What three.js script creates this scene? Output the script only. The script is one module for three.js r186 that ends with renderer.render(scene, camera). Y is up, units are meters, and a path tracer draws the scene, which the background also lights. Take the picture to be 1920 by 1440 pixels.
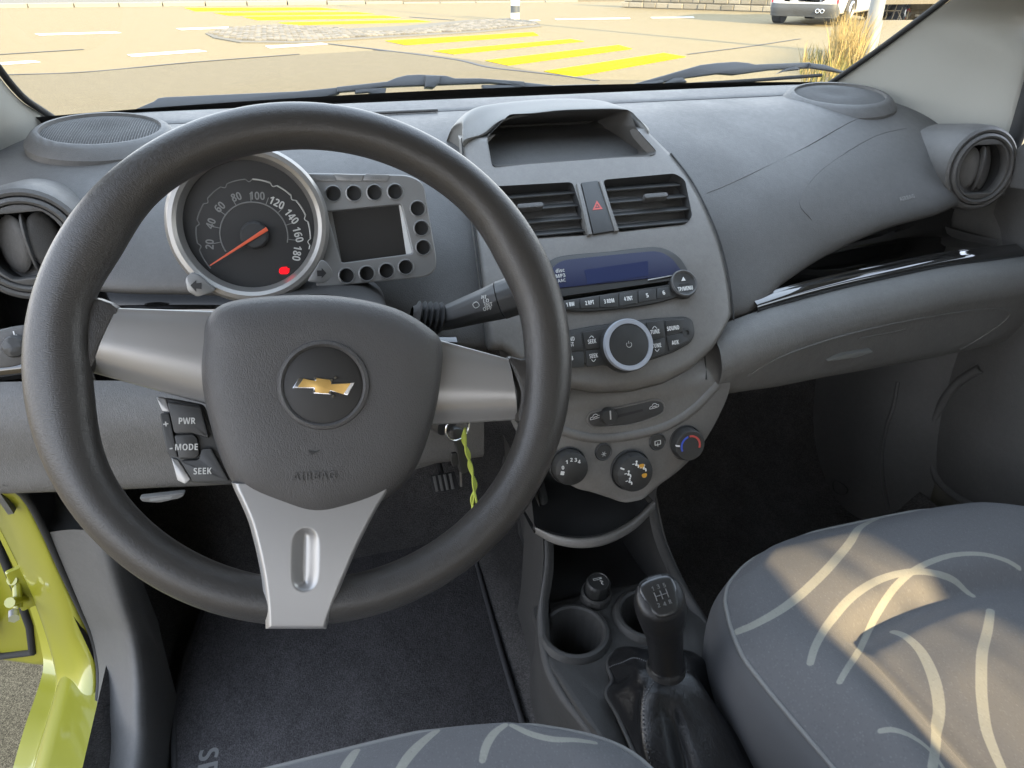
import * as THREE from 'three';
import { mergeGeometries, mergeVertices, toCreasedNormals } from 'three/addons/utils/BufferGeometryUtils.js';
import { FontLoader } from 'three/addons/loaders/FontLoader.js';
import { TextGeometry } from 'three/addons/geometries/TextGeometry.js';
import { RoundedBoxGeometry } from 'three/addons/geometries/RoundedBoxGeometry.js';
import { Brush, Evaluator, SUBTRACTION } from 'three-bvh-csg';

// ---------------------------------------------------------------- camera, sky, sun, exposure
const V = (x, y, z) => new THREE.Vector3(x, y, z);
const scene = new THREE.Scene();
const LENS = 1400, YAW = THREE.MathUtils.degToRad(16), PITCH = THREE.MathUtils.degToRad(29);
const EYE = V(-0.33, 1.18, 0);                       // x = 0 is the car's centre line, y = 0 the ground
const camera = new THREE.PerspectiveCamera(2 * Math.atan(720 / LENS) * 180 / Math.PI, 4 / 3, 0.02, 900);
const fwdH = V(Math.sin(YAW), 0, -Math.cos(YAW));
const camR = V(Math.cos(YAW), 0, Math.sin(YAW));
const camF = fwdH.clone().multiplyScalar(Math.cos(PITCH)).add(V(0, -Math.sin(PITCH), 0));
const camU = fwdH.clone().multiplyScalar(Math.sin(PITCH)).add(V(0, Math.cos(PITCH), 0));
camera.position.copy(EYE);
camera.lookAt(EYE.clone().add(camF));
camera.updateMatrixWorld();

const renderer = new THREE.WebGLRenderer({ antialias: true });
renderer.setSize(1024, 768);
renderer.toneMapping = THREE.LinearToneMapping;
renderer.toneMappingExposure = 6.5;
renderer.outputColorSpace = THREE.SRGBColorSpace;
renderer.shadowMap.enabled = true;

const SUN_AZ = THREE.MathUtils.degToRad(17), SUN_EL = THREE.MathUtils.degToRad(22);   // azimuth from straight behind the car towards its right side
const sunDir = V(Math.sin(SUN_AZ) * Math.cos(SUN_EL), Math.sin(SUN_EL), Math.cos(SUN_AZ) * Math.cos(SUN_EL));
const sun = new THREE.DirectionalLight(new THREE.Color().setRGB(1.0, 0.75, 0.41), 3.0);
sun.position.copy(sunDir.clone().multiplyScalar(60)); sun.target.position.set(0, 0.6, -0.5);
sun.castShadow = true; sun.shadow.mapSize.set(2048, 2048);
Object.assign(sun.shadow.camera, { left: -30, right: 30, top: 30, bottom: -30, near: 1, far: 160 });
scene.add(sun, sun.target);
{
  const w = 256, h = 128, d = new Float32Array(w * h * 4);
  for (let j = 0; j < h; j++) for (let i = 0; i < w; i++) {
    const el = ((j + 0.5) / h - 0.5) * Math.PI, s = Math.max(0, Math.sin(el)), k = Math.pow(1 - s, 3.2);
    const c = [0.44 + 0.64 * k, 0.52 + 0.54 * k, 0.66 + 0.38 * k];
    const g = el < 0 ? [0.22, 0.19, 0.14] : c;
    const o = (j * w + i) * 4; d[o] = g[0]; d[o + 1] = g[1]; d[o + 2] = g[2]; d[o + 3] = 1;
  }
  const sky = new THREE.DataTexture(d, w, h, THREE.RGBAFormat, THREE.FloatType);
  sky.mapping = THREE.EquirectangularReflectionMapping; sky.magFilter = THREE.LinearFilter; sky.minFilter = THREE.LinearFilter; sky.needsUpdate = true;
  scene.background = sky; scene.environment = sky;
}

// ---------------------------------------------------------------- helpers
let seed = 7; const rnd = () => { seed = (seed * 1664525 + 1013904223) >>> 0; return seed / 4294967296; };
const ray = (px, py) => camR.clone().multiplyScalar((px - 960) / LENS).addScaledVector(camU, -(py - 720) / LENS).add(camF);
const along = (px, py, t) => EYE.clone().addScaledVector(ray(px, py), t);
const atX = (px, py, x) => { const r = ray(px, py); return EYE.clone().addScaledVector(r, (x - EYE.x) / r.x); };
const atY = (px, py, y) => { const r = ray(px, py); return EYE.clone().addScaledVector(r, (y - EYE.y) / r.y); };
const atZ = (px, py, z) => { const r = ray(px, py); return EYE.clone().addScaledVector(r, (z - EYE.z) / r.z); };
class Frame {                                        // a local plane: origin, right, up, normal
  constructor(o, n, up = V(0, 1, 0)) { this.o = o; this.n = n.clone().normalize(); this.u = up.clone().cross(this.n).normalize(); this.v = this.n.clone().cross(this.u); }
  static tilt(o, deg, yawDeg = 0) { const a = deg * Math.PI / 180, b = yawDeg * Math.PI / 180; return new Frame(o, V(Math.sin(b) * Math.cos(a), Math.sin(a), Math.cos(b) * Math.cos(a))); }
  w(a, b, h = 0) { return this.o.clone().addScaledVector(this.u, a).addScaledVector(this.v, b).addScaledVector(this.n, h); }
  p(px, py, h = 0) { const r = ray(px, py), o = this.w(0, 0, h), t = o.clone().sub(EYE).dot(this.n) / r.dot(this.n), q = EYE.clone().addScaledVector(r, t).sub(this.o); return [q.dot(this.u), q.dot(this.v)]; }
  ps(list, h = 0) { return list.map(([x, y]) => this.p(x, y, h)); }
  m() { return new THREE.Matrix4().makeBasis(this.u, this.v, this.n).setPosition(this.o); }
  at(a, b, h = 0) { const f = new Frame(this.w(a, b, h), this.n); f.u = this.u.clone(); f.v = this.v.clone(); return f; }
  spin(deg) { const f = this.at(0, 0, 0), c = Math.cos(deg * Math.PI / 180), s = Math.sin(deg * Math.PI / 180); f.u = this.u.clone().multiplyScalar(c).addScaledVector(this.v, s); f.v = this.v.clone().multiplyScalar(c).addScaledVector(this.u, -s); return f; }
}
const area = p => p.reduce((s, [x, y], i) => { const [a, b] = p[(i + 1) % p.length]; return s + x * b - a * y; }, 0) / 2;
const ccw = p => area(p) < 0 ? p.slice().reverse() : p;
function smooth(pts, n = 8) {                        // closed Catmull-Rom through points
  const N = pts.length, out = [];
  for (let i = 0; i < N; i++) for (let k = 0; k < n; k++) {
    const t = k / n, [a, b, c, d] = [pts[(i + N - 1) % N], pts[i], pts[(i + 1) % N], pts[(i + 2) % N]];
    out.push([0, 1].map(j => 0.5 * (2 * b[j] + (c[j] - a[j]) * t + (2 * a[j] - 5 * b[j] + 4 * c[j] - d[j]) * t * t + (3 * b[j] - a[j] - 3 * c[j] + d[j]) * t * t * t)));
  }
  return out;
}
function rounded(pts, r, n = 5) {                    // polygon with rounded corners
  const N = pts.length, out = [];
  for (let i = 0; i < N; i++) {
    const a = pts[(i + N - 1) % N], b = pts[i], c = pts[(i + 1) % N];
    const l1 = Math.hypot(a[0] - b[0], a[1] - b[1]), l2 = Math.hypot(c[0] - b[0], c[1] - b[1]);
    const k = Math.min(r, l1 * 0.48, l2 * 0.48), p = [b[0] + (a[0] - b[0]) * k / l1, b[1] + (a[1] - b[1]) * k / l1], q = [b[0] + (c[0] - b[0]) * k / l2, b[1] + (c[1] - b[1]) * k / l2];
    for (let s = 0; s <= n; s++) { const t = s / n; out.push([0, 1].map(j => (1 - t) * (1 - t) * p[j] + 2 * t * (1 - t) * b[j] + t * t * q[j])); }
  }
  return out;
}
const circ = (a, b, r, n = 32, ry = r) => Array.from({ length: n }, (_, i) => [a + r * Math.cos(2 * Math.PI * i / n), b + ry * Math.sin(2 * Math.PI * i / n)]);
const toShape = (pts, holes = []) => { const s = new THREE.Shape(ccw(pts).map(p => new THREE.Vector2(...p))); for (const h of holes) s.holes.push(new THREE.Path(ccw(h).reverse().map(p => new THREE.Vector2(...p)))); return s; };
function slab(frame, pts, h0, h1, bevel = 0, holes = [], crease = 0.5) {
  const bv = Math.min(bevel, (h1 - h0) * 0.49);
  let g = new THREE.ExtrudeGeometry(toShape(pts, holes), { depth: h1 - h0 - 2 * bv, bevelEnabled: bv > 0, bevelSize: bv, bevelThickness: bv, bevelOffset: -bv, bevelSegments: 2, curveSegments: 4 });
  g.translate(0, 0, h0 + bv); g.applyMatrix4(frame.m());
  return toCreasedNormals(g, crease);
}
function domed(frame, pts, base, top, pow = 3, rings = 10, cx = null, cy = null) {     // a cushion-like pad over a star-shaped outline
  const p = ccw(pts), N = p.length; if (cx === null) { cx = p.reduce((s, q) => s + q[0], 0) / N; cy = p.reduce((s, q) => s + q[1], 0) / N; }
  const pos = [], idx = [];
  for (const q of p) pos.push(...frame.w(q[0], q[1], base).toArray());
  for (let k = 0; k < rings; k++) { const a = (k / rings) * Math.PI / 2, s = 1 - Math.pow(k / rings, 1.0) , h = top * Math.pow(1 - Math.pow(s, pow), 1 / 2.2); for (const q of p) pos.push(...frame.w(cx + (q[0] - cx) * s, cy + (q[1] - cy) * s, h).toArray()); }
  pos.push(...frame.w(cx, cy, top).toArray());
  for (let k = 0; k < rings; k++) for (let i = 0; i < N; i++) { const j = (i + 1) % N, a = k * N + i, b = k * N + j, c = a + N, d = b + N; idx.push(a, b, d, a, d, c); }
  const L = rings * N, C = (rings + 1) * N; for (let i = 0; i < N; i++) idx.push(L + i, L + (i + 1) % N, C);
  const g = new THREE.BufferGeometry(); g.setAttribute('position', new THREE.Float32BufferAttribute(pos, 3)); g.setIndex(idx); g.computeVertexNormals(); return g;
}
function pocket(frame, pts, depth, shrink = 0.9, shift = [0, 0], h = 0) {              // a recess: walls and back, open to the front
  const p = ccw(pts), N = p.length, cx = p.reduce((s, q) => s + q[0], 0) / N, cy = p.reduce((s, q) => s + q[1], 0) / N, pos = [], idx = [];
  const back = p.map(q => [cx + (q[0] - cx) * shrink + shift[0], cy + (q[1] - cy) * shrink + shift[1]]);
  for (let i = 0; i < N; i++) { const j = (i + 1) % N, o = pos.length / 3; pos.push(...frame.w(...p[i], h).toArray(), ...frame.w(...p[j], h).toArray(), ...frame.w(...back[i], -depth).toArray(), ...frame.w(...back[j], -depth).toArray()); idx.push(o, o + 2, o + 1, o + 1, o + 2, o + 3); }
  const tri = THREE.ShapeUtils.triangulateShape(back.map(b => new THREE.Vector2(...b)), []), o = pos.length / 3;
  for (const b of back) pos.push(...frame.w(...b, -depth).toArray());
  for (const t of tri) idx.push(o + t[0], o + t[1], o + t[2]);
  const g = new THREE.BufferGeometry(); g.setAttribute('position', new THREE.Float32BufferAttribute(pos, 3)); g.setIndex(idx); g.computeVertexNormals();
  return toCreasedNormals(g, 0.6);
}
function crv(a, b, c, d, t) { const o = V(0, 0, 0); for (const k of ['x', 'y', 'z']) o[k] = 0.5 * (2 * b[k] + (c[k] - a[k]) * t + (2 * a[k] - 5 * b[k] + 4 * c[k] - d[k]) * t * t + (3 * b[k] - a[k] - 3 * c[k] + d[k]) * t * t * t); return o; }
function pathPts(list, n) { const out = []; for (let i = 0; i < list.length - 1; i++) for (let k = 0; k < n; k++) out.push(crv(list[Math.max(0, i - 1)], list[i], list[i + 1], list[Math.min(list.length - 1, i + 2)], k / n)); out.push(list[list.length - 1].clone()); return out; }
function loft(rows, nu = 6, nv = 6) {                // smooth surface through rows of points
  const fine = rows.map(r => pathPts(r, nu)), cols = fine[0].length, grid = [];
  for (let c = 0; c < cols; c++) grid.push(pathPts(fine.map(r => r[c]), nv));
  const R = grid[0].length, pos = [], idx = [];
  for (let r = 0; r < R; r++) for (let c = 0; c < cols; c++) pos.push(...grid[c][r].toArray());
  for (let r = 0; r < R - 1; r++) for (let c = 0; c < cols - 1; c++) { const a = r * cols + c; idx.push(a, a + cols, a + 1, a + 1, a + cols, a + cols + 1); }
  const g = new THREE.BufferGeometry(); g.setAttribute('position', new THREE.Float32BufferAttribute(pos, 3)); g.setIndex(idx); g.computeVertexNormals(); return g;
}
const tube = (pts, r, n = 6, sides = 8, closed = false) => pts.length < 2 ? null : new THREE.TubeGeometry(new THREE.CatmullRomCurve3(pts, closed), pts.length * n, r, sides, closed);
const turned = (frame, prof, seg = 40) => { const g = new THREE.LatheGeometry(prof.map(p => new THREE.Vector2(...p)), seg); g.rotateX(Math.PI / 2); g.applyMatrix4(frame.m()); return toCreasedNormals(g, 0.6); };
function bar(a, b, r0, r1, sides = 14) { const d = b.clone().sub(a), g = new THREE.CylinderGeometry(r1, r0, d.length(), sides); g.translate(0, d.length() / 2, 0); g.applyQuaternion(new THREE.Quaternion().setFromUnitVectors(V(0, 1, 0), d.normalize())); g.translate(a.x, a.y, a.z); return g; }
const rbox = (w, h, d, r, m) => { const g = new RoundedBoxGeometry(w, h, d, 2, r); if (m) g.applyMatrix4(m); return g; };
const place = (x, y, z, ry = 0, rx = 0, rz = 0) => new THREE.Matrix4().compose(V(x, y, z), new THREE.Quaternion().setFromEuler(new THREE.Euler(rx, ry, rz, 'YXZ')), V(1, 1, 1));
function boxUV(g) {
  if (!g.attributes.normal) g.computeVertexNormals();
  const p = g.attributes.position, n = g.attributes.normal, uv = new Float32Array(p.count * 2);
  let ax = 0, ay = 0, az = 0; for (let i = 0; i < n.count; i++) { ax += Math.abs(n.getX(i)); ay += Math.abs(n.getY(i)); az += Math.abs(n.getZ(i)); }
  for (let i = 0; i < p.count; i++) {                // one axis for the whole piece, sheared a little so that steep sides keep their grain
    const x = p.getX(i), y = p.getY(i), z = p.getZ(i);
    if (ax > ay && ax > az) { uv[2 * i] = z + 0.3 * x; uv[2 * i + 1] = y + 0.4 * x; } else { uv[2 * i] = x; uv[2 * i + 1] = y * 0.72 - z * 0.72; }
  }
  g.setAttribute('uv', new THREE.BufferAttribute(uv, 2)); return g;
}
const names = {};
const numbered = n => { names[n] = (names[n] ?? -1) + 1; return names[n] ? `${n}_${String(names[n]).padStart(3, '0')}` : n; };
function thing(name, label, category, base, group, kind) {
  const o = new THREE.Group(); o.name = numbered(name); o.position.copy(base); o.userData = { label, category };
  if (group) o.userData.group = group; if (kind) { o.userData.kind = kind; }
  scene.add(o); return o;
}
const rootOf = o => { while (o.parent && o.parent !== scene) o = o.parent; return o; };
function part(parent, name, geo, mat, opt = {}) {    // geometry in world metres, kept relative to its thing's base
  const list = (Array.isArray(geo) ? geo : [geo]).filter(Boolean).map(q => { const h = q.index ? q.toNonIndexed() : q; if (!opt.keepUV) { h.deleteAttribute('uv'); } h.deleteAttribute('uv1'); if (!h.attributes.normal) h.computeVertexNormals(); return h; });
  if (!list.length) { console.log('empty part', name); return null; }
  const g = list.length > 1 ? mergeGeometries(list) : list[0];
  if (!opt.keepUV) boxUV(g);
  const b = rootOf(parent).position; g.translate(-b.x, -b.y, -b.z);
  const m = new THREE.Mesh(g, mat); m.name = name; m.castShadow = m.receiveShadow = true; if (opt.label) m.userData.label = opt.label; if (opt.kind) m.userData.kind = opt.kind;
  parent.add(m); return m;
}
function structure(name, geo, mat) { const m = new THREE.Mesh(geo, mat); m.name = name; m.userData.kind = 'structure'; m.castShadow = m.receiveShadow = true; scene.add(m); return m; }
const caster = new THREE.Raycaster();
function hit(mesh, px, py, lift = 0) {               // the point of a built surface that lies behind a pixel
  mesh.updateWorldMatrix(true, false); mesh.material.side = THREE.DoubleSide;
  caster.set(EYE, ray(px, py).normalize()); const h = caster.intersectObject(mesh, false)[0];
  if (!h) return null; const n = h.face.normal.clone(); if (n.dot(caster.ray.direction) > 0) n.negate();
  return { p: h.point.clone().addScaledVector(n, lift), n, t: h.distance };
}
const hits = (mesh, list, lift = 0) => list.map(([x, y]) => hit(mesh, x, y, lift)).filter(Boolean).map(h => h.p);

// ---------------------------------------------------------------- procedural textures and materials
function noiseGrid(n, s) { let sd = s; const r = () => { sd = (sd * 1664525 + 1013904223) >>> 0; return sd / 4294967296; }; const a = new Float32Array(n * n).map(() => r()); return (x, y) => { x *= n; y *= n; const i = Math.floor(x), j = Math.floor(y), fx = x - i, fy = y - j, sx = fx * fx * (3 - 2 * fx), sy = fy * fy * (3 - 2 * fy), g = (p, q) => a[((q % n + n) % n) * n + ((p % n + n) % n)]; return (g(i, j) * (1 - sx) + g(i + 1, j) * sx) * (1 - sy) + (g(i, j + 1) * (1 - sx) + g(i + 1, j + 1) * sx) * sy; }; }
function tex(n, fn, rep, color = false) {            // fn(u, v) -> grey or [r,g,b] in 0..1; rep = repeats per metre
  const d = new Uint8Array(n * n * 4);
  for (let j = 0; j < n; j++) for (let i = 0; i < n; i++) { const c = fn(i / n, j / n), o = (j * n + i) * 4; for (let k = 0; k < 3; k++) d[o + k] = Math.max(0, Math.min(255, 255 * (c.length ? c[k] : c))); d[o + 3] = 255; }
  const t = new THREE.DataTexture(d, n, n); t.wrapS = t.wrapT = THREE.RepeatWrapping; t.magFilter = THREE.LinearFilter; t.minFilter = THREE.LinearMipmapLinearFilter; t.generateMipmaps = true; t.repeat.set(rep, rep); if (color) t.colorSpace = THREE.SRGBColorSpace; t.needsUpdate = true; return t;
}
const n8 = noiseGrid(8, 11), n32 = noiseGrid(32, 23), n64 = noiseGrid(64, 5), n128 = noiseGrid(128, 71), n256 = noiseGrid(256, 91);
const grainTex = tex(512, (u, v) => 0.6 * n128(u, v) + 0.4 * n256(u, v), 14);
const ridge = (a) => 1 - Math.abs(2 * a - 1);
const leatherTex = tex(512, (u, v) => { const a = ridge(n64(u + 0.02 * n32(v, u), v * 0.5)), b = ridge(n128(u, v)); return 1 - Math.pow(Math.max(a, 0.7 * b), 3); }, 24);
const weaveTex = tex(256, (u, v) => 0.5 + 0.25 * Math.sin(u * 2 * Math.PI * 64) * Math.sin(v * 2 * Math.PI * 64) + 0.3 * (n256(u, v) - 0.5), 20);
const carpetBump = tex(512, (u, v) => 0.5 * n256(u, v) + 0.3 * n128(u, v) + 0.2 * (0.5 + 0.5 * Math.sin(u * 2 * Math.PI * 90 + 2 * n32(u, v))), 8);
const carpetCol = tex(512, (u, v) => { const k = 0.75 + 0.35 * (n256(u, v) - 0.5) + 0.10 * (n8(u, v) - 0.5) + 0.08 * (n32(u, v) - 0.5) + (n256(v, u) > 0.985 ? 0.25 : 0); return [k, k, k]; }, 4, true);
const dustTex = tex(512, (u, v) => { const k = 0.90 + 0.05 * (n8(u, v) - 0.5) + 0.03 * (n64(u, v) - 0.5) + 0.05 * (n256(u, v) - 0.5) + (n256(v, u) > 0.975 ? 0.06 : 0); return [k, k, k]; }, 2.5, true);
const scuffRough = tex(512, (u, v) => 0.90 + 0.12 * (n8(u, v) - 0.5) + 0.10 * (n64(u, v) - 0.5), 3);
const lin = (r, g, b) => new THREE.Color().setRGB(r, g ?? r, b ?? r);
const std = o => new THREE.MeshStandardMaterial(Object.assign({ side: THREE.DoubleSide }, o));
const phy = o => new THREE.MeshPhysicalMaterial(Object.assign({ side: THREE.DoubleSide }, o));
const M = {
  pad: std({ color: lin(0.080, 0.078, 0.075), map: dustTex, roughness: 0.62, roughnessMap: scuffRough, bumpMap: grainTex, bumpScale: 0.00025 }),
  lower: std({ color: lin(0.145, 0.143, 0.136), map: dustTex, roughness: 0.66, bumpMap: leatherTex, bumpScale: 0.00028 }),
  stack: std({ color: lin(0.165, 0.157, 0.145), map: dustTex, roughness: 0.5, roughnessMap: scuffRough, bumpMap: grainTex, bumpScale: 0.0001 }),
  hood: std({ color: lin(0.120, 0.117, 0.108), roughness: 0.55, bumpMap: grainTex, bumpScale: 0.0002 }),
  knee: std({ color: lin(0.110, 0.106, 0.100), map: dustTex, roughness: 0.66, bumpMap: leatherTex, bumpScale: 0.00028 }),  // same plastic as lower; the weaker light here is put into a darker colour
  dark: std({ color: lin(0.034, 0.033, 0.032), roughness: 0.55, bumpMap: grainTex, bumpScale: 0.0002 }),
  button: std({ color: lin(0.026, 0.026, 0.025), roughness: 0.5 }),
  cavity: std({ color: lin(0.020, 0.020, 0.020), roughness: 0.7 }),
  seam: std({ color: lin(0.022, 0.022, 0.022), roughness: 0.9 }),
  gloss: phy({ color: lin(0.008, 0.008, 0.008), roughness: 0.06, clearcoat: 1, clearcoatRoughness: 0.03 }),
  rim: std({ color: lin(0.036, 0.034, 0.032), roughness: 0.36, bumpMap: leatherTex, bumpScale: 0.00009 }),
  cover: std({ color: lin(0.052, 0.050, 0.049), roughness: 0.55, bumpMap: leatherTex, bumpScale: 0.00016 }),
  silver: std({ color: lin(0.29, 0.285, 0.28), roughness: 0.33, metalness: 0.45 }),
  bezel: std({ color: lin(0.24, 0.23, 0.215), roughness: 0.34, metalness: 0.5 }),
  pod: std({ color: lin(0.20, 0.20, 0.196), roughness: 0.38, metalness: 0.45 }),
  chrome: std({ color: lin(0.72, 0.73, 0.75), roughness: 0.18, metalness: 1 }),
  white: std({ color: lin(0.62, 0.62, 0.60), roughness: 0.6 }),
  print: std({ color: lin(0.42, 0.42, 0.40), roughness: 0.6 }),
  dimprint: std({ color: lin(0.16, 0.16, 0.155), roughness: 0.6 }),
  blackprint: std({ color: lin(0.012), roughness: 0.6 }),
  pillar: std({ color: lin(0.29, 0.285, 0.255), roughness: 0.8, bumpMap: grainTex, bumpScale: 0.0002 }),
  carpet: std({ color: lin(0.115, 0.108, 0.104), map: carpetCol, roughness: 1, bumpMap: carpetBump, bumpScale: 0.0025 }),
  mat: std({ color: lin(0.122, 0.115, 0.118), map: carpetCol, roughness: 1, bumpMap: carpetBump, bumpScale: 0.002 }),
  binding: std({ color: lin(0.045, 0.044, 0.046), roughness: 0.8, bumpMap: weaveTex, bumpScale: 0.0008 }),
  boot: std({ color: lin(0.010, 0.010, 0.0105), roughness: 0.26, bumpMap: leatherTex, bumpScale: 0.00015 }),
  knob: std({ color: lin(0.012, 0.012, 0.0125), roughness: 0.38, bumpMap: leatherTex, bumpScale: 0.0001 }),
  green: phy({ color: lin(0.225, 0.220, 0.014), roughness: 0.4, clearcoat: 1, clearcoatRoughness: 0.06 }),
  rubber: std({ color: lin(0.016), roughness: 0.8 }),
  steel: std({ color: lin(0.45, 0.45, 0.46), roughness: 0.35, metalness: 1 }),
  needle: std({ color: lin(0.52, 0.085, 0.035), roughness: 0.5 }),
  red: std({ color: lin(0.42, 0.06, 0.05), roughness: 0.5 }),
  blue: std({ color: lin(0.04, 0.08, 0.42), roughness: 0.5 }),
  amber: std({ color: lin(0.55, 0.28, 0.03), roughness: 0.5 }),
  gold: std({ color: lin(0.60, 0.38, 0.12), roughness: 0.35, metalness: 0.6 }),
  lamp: std({ color: lin(0.3, 0.0, 0.0), roughness: 0.5, emissive: lin(1, 0.0, 0.01), emissiveIntensity: 0.2 }),
  cord: std({ color: lin(0.36, 0.42, 0.07), roughness: 0.8 }),
  console: std({ color: lin(0.060, 0.058, 0.055), map: dustTex, roughness: 0.6, bumpMap: grainTex, bumpScale: 0.0002 }),
  trim: std({ color: lin(0.092, 0.090, 0.087), map: dustTex, roughness: 0.65, bumpMap: grainTex, bumpScale: 0.0003 }),
  wiper: std({ color: lin(0.060, 0.062, 0.066), roughness: 0.55 }),
  glass: phy({ color: lin(0.93, 0.96, 0.94), roughness: 0.0, transmission: 1, thickness: 0, ior: 1.5 }),
  faintprint: std({ color: lin(0.085, 0.085, 0.083), roughness: 0.6 }),
  thread: std({ color: lin(0.11, 0.11, 0.115), roughness: 0.9 })
};
const font = await new FontLoader().loadAsync('fonts/droid/droid_sans_bold.typeface.json');
function lettering(parent, str, frame, px, py, sizePx, mat, opt = {}) {       // thin raised print, centred on a pixel of a plane
  const h = opt.h ?? 0, c = opt.ab ?? frame.p(px, py, h), q = frame.w(c[0], c[1], h), size = opt.size ?? sizePx / LENS * q.clone().sub(EYE).dot(camF);
  const f = frame.at(c[0], c[1], h).spin(opt.rot ?? 0);
  const g = new TextGeometry(str, { font, size, depth: opt.depth ?? 0.0003, curveSegments: 2, bevelEnabled: false });
  g.computeBoundingBox(); const b = g.boundingBox; g.translate(-(b.min.x + b.max.x) / 2, -(b.min.y + b.max.y) / 2, 0);
  if (opt.sx) g.scale(opt.sx, 1, 1); g.applyMatrix4(f.m());
  return part(parent, opt.name ?? 'lettering', g, mat);
}

// ---------------------------------------------------------------- dashboard
const dash = thing('dashboard', 'dark grey moulded plastic dashboard across the car under the windscreen', 'dashboard', V(0, 0.66, -0.95));
const mir = s => V(-s.x, s.y, s.z);
function symmetric(rowsRight) { return rowsRight.map(r => [...r.slice().reverse().map(mir), ...r.slice(r[0].x === 0 ? 1 : 0)]); }
const stations = {                                   // x : profile from the windscreen back to the lower lip, as [z, y]
  0.00: [[-1.28, 0.99], [-1.16, 0.995], [-1.12, 1.0], [-1.02, 1.0], [-0.94, 0.99], [-0.86, 0.965], [-0.80, 0.925], [-0.755, 0.87], [-0.73, 0.82], [-0.78, 0.80]],
  0.165: [[-1.28, 0.99], [-1.16, 0.995], [-1.12, 1.0], [-1.02, 1.0], [-0.93, 0.985], [-0.865, 0.96], [-0.80, 0.915], [-0.755, 0.865], [-0.722, 0.816], [-0.77, 0.80]],
  0.24: [[-1.28, 0.99], [-1.16, 0.995], [-1.12, 1.0], [-1.03, 1.0], [-0.95, 0.985], [-0.885, 0.963], [-0.82, 0.925], [-0.775, 0.88], [-0.752, 0.838], [-0.79, 0.822]],
  0.32: [[-1.28, 0.99], [-1.16, 0.995], [-1.12, 1.0], [-1.04, 1.0], [-0.97, 0.987], [-0.91, 0.968], [-0.84, 0.935], [-0.795, 0.893], [-0.781, 0.857], [-0.815, 0.843]],
  0.42: [[-1.275, 0.99], [-1.16, 0.995], [-1.12, 1.0], [-1.05, 1.0], [-0.995, 0.99], [-0.945, 0.973], [-0.87, 0.943], [-0.82, 0.908], [-0.803, 0.876], [-0.84, 0.862]],
  0.52: [[-1.26, 0.99], [-1.16, 0.995], [-1.12, 1.0], [-1.06, 1.0], [-1.02, 0.992], [-0.98, 0.979], [-0.90, 0.953], [-0.845, 0.915], [-0.822, 0.883], [-0.86, 0.87]],
  0.60: [[-1.24, 0.99], [-1.15, 0.994], [-1.12, 0.996], [-1.06, 0.994], [-1.02, 0.987], [-0.98, 0.975], [-0.915, 0.952], [-0.87, 0.92], [-0.85, 0.888], [-0.885, 0.874]],
  0.69: [[-1.20, 0.985], [-1.12, 0.982], [-1.09, 0.98], [-1.05, 0.976], [-1.01, 0.968], [-0.98, 0.955], [-0.93, 0.935], [-0.89, 0.912], [-0.87, 0.885], [-0.90, 0.87]]
};
const xs = Object.keys(stations).map(Number).sort((a, b) => a - b);
const padRows = Array.from({ length: 10 }, (_, r) => xs.map(x => { const s = stations[x] ?? Object.entries(stations).find(([k]) => Number(k) === x)[1]; return V(x, s[r][1], s[r][0]); }));
const pad = part(dash, 'upper_pad', loft(symmetric(padRows), 7, 7), M.pad);
// raised lip where the pad meets the windscreen, and the dark demister slot
part(dash, 'demister_rail', loft(symmetric([[0, 0.25, 0.45, 0.56].map(x => V(x, 1.000, -1.13)), [0, 0.25, 0.45, 0.56].map(x => V(x, 1.003, -1.145)), [0, 0.25, 0.45, 0.56].map(x => V(x, 1.004, -1.20)), [0, 0.25, 0.45, 0.56].map(x => V(x, 0.998, -1.245)), [0, 0.25, 0.45, 0.56].map(x => V(x, 0.98, -1.25))]), 6, 4), M.pad);
part(dash, 'demister_slot', rbox(0.20, 0.004, 0.012, 0.0018, place(-0.22, 1.0035, -1.123)), M.pad);
// panel edge line that sweeps from the speaker to the centre stack
const sweep = [[1668, 200], [1600, 226], [1500, 281], [1420, 320], [1360, 348], [1325, 362]];
part(dash, 'panel_line', tube(hits(pad, sweep, -0.0002), 0.0008, 8, 6), M.pad);
for (const l of [[[1560, 470], [1520, 410], [1500, 385], [1520, 340], [1580, 290], [1650, 252], [1700, 240]]]) part(dash, 'airbag_seam', tube(hits(pad, l, 0.0), 0.0005, 8, 5), M.pad);
function surfaceText(parent, mesh, str, px, py, sizePx, mat, rot = 0, name = 'lettering') { const h = hit(mesh, px, py, 0.0004); if (!h) return; const f = new Frame(h.p, h.n); lettering(parent, str, f, 0, 0, 0, mat, { ab: [0, 0], size: sizePx / LENS * h.t, rot, name }); }
surfaceText(dash, pad, 'AIRBAG', 1700, 371, 7, M.dimprint, 3, 'airbag_lettering');

for (const s of [-1, 1]) part(dash, 'end_cap', slab(new Frame(V(s * 0.692, 0, 0), V(1, 0, 0)), [[1.2, 0.97], [1.0, 0.955], [0.92, 0.93], [0.87, 0.90], [0.815, 0.85], [0.785, 0.80], [0.77, 0.74], [0.80, 0.64], [1.2, 0.64]], -0.003, 0.003), M.lower);
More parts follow.
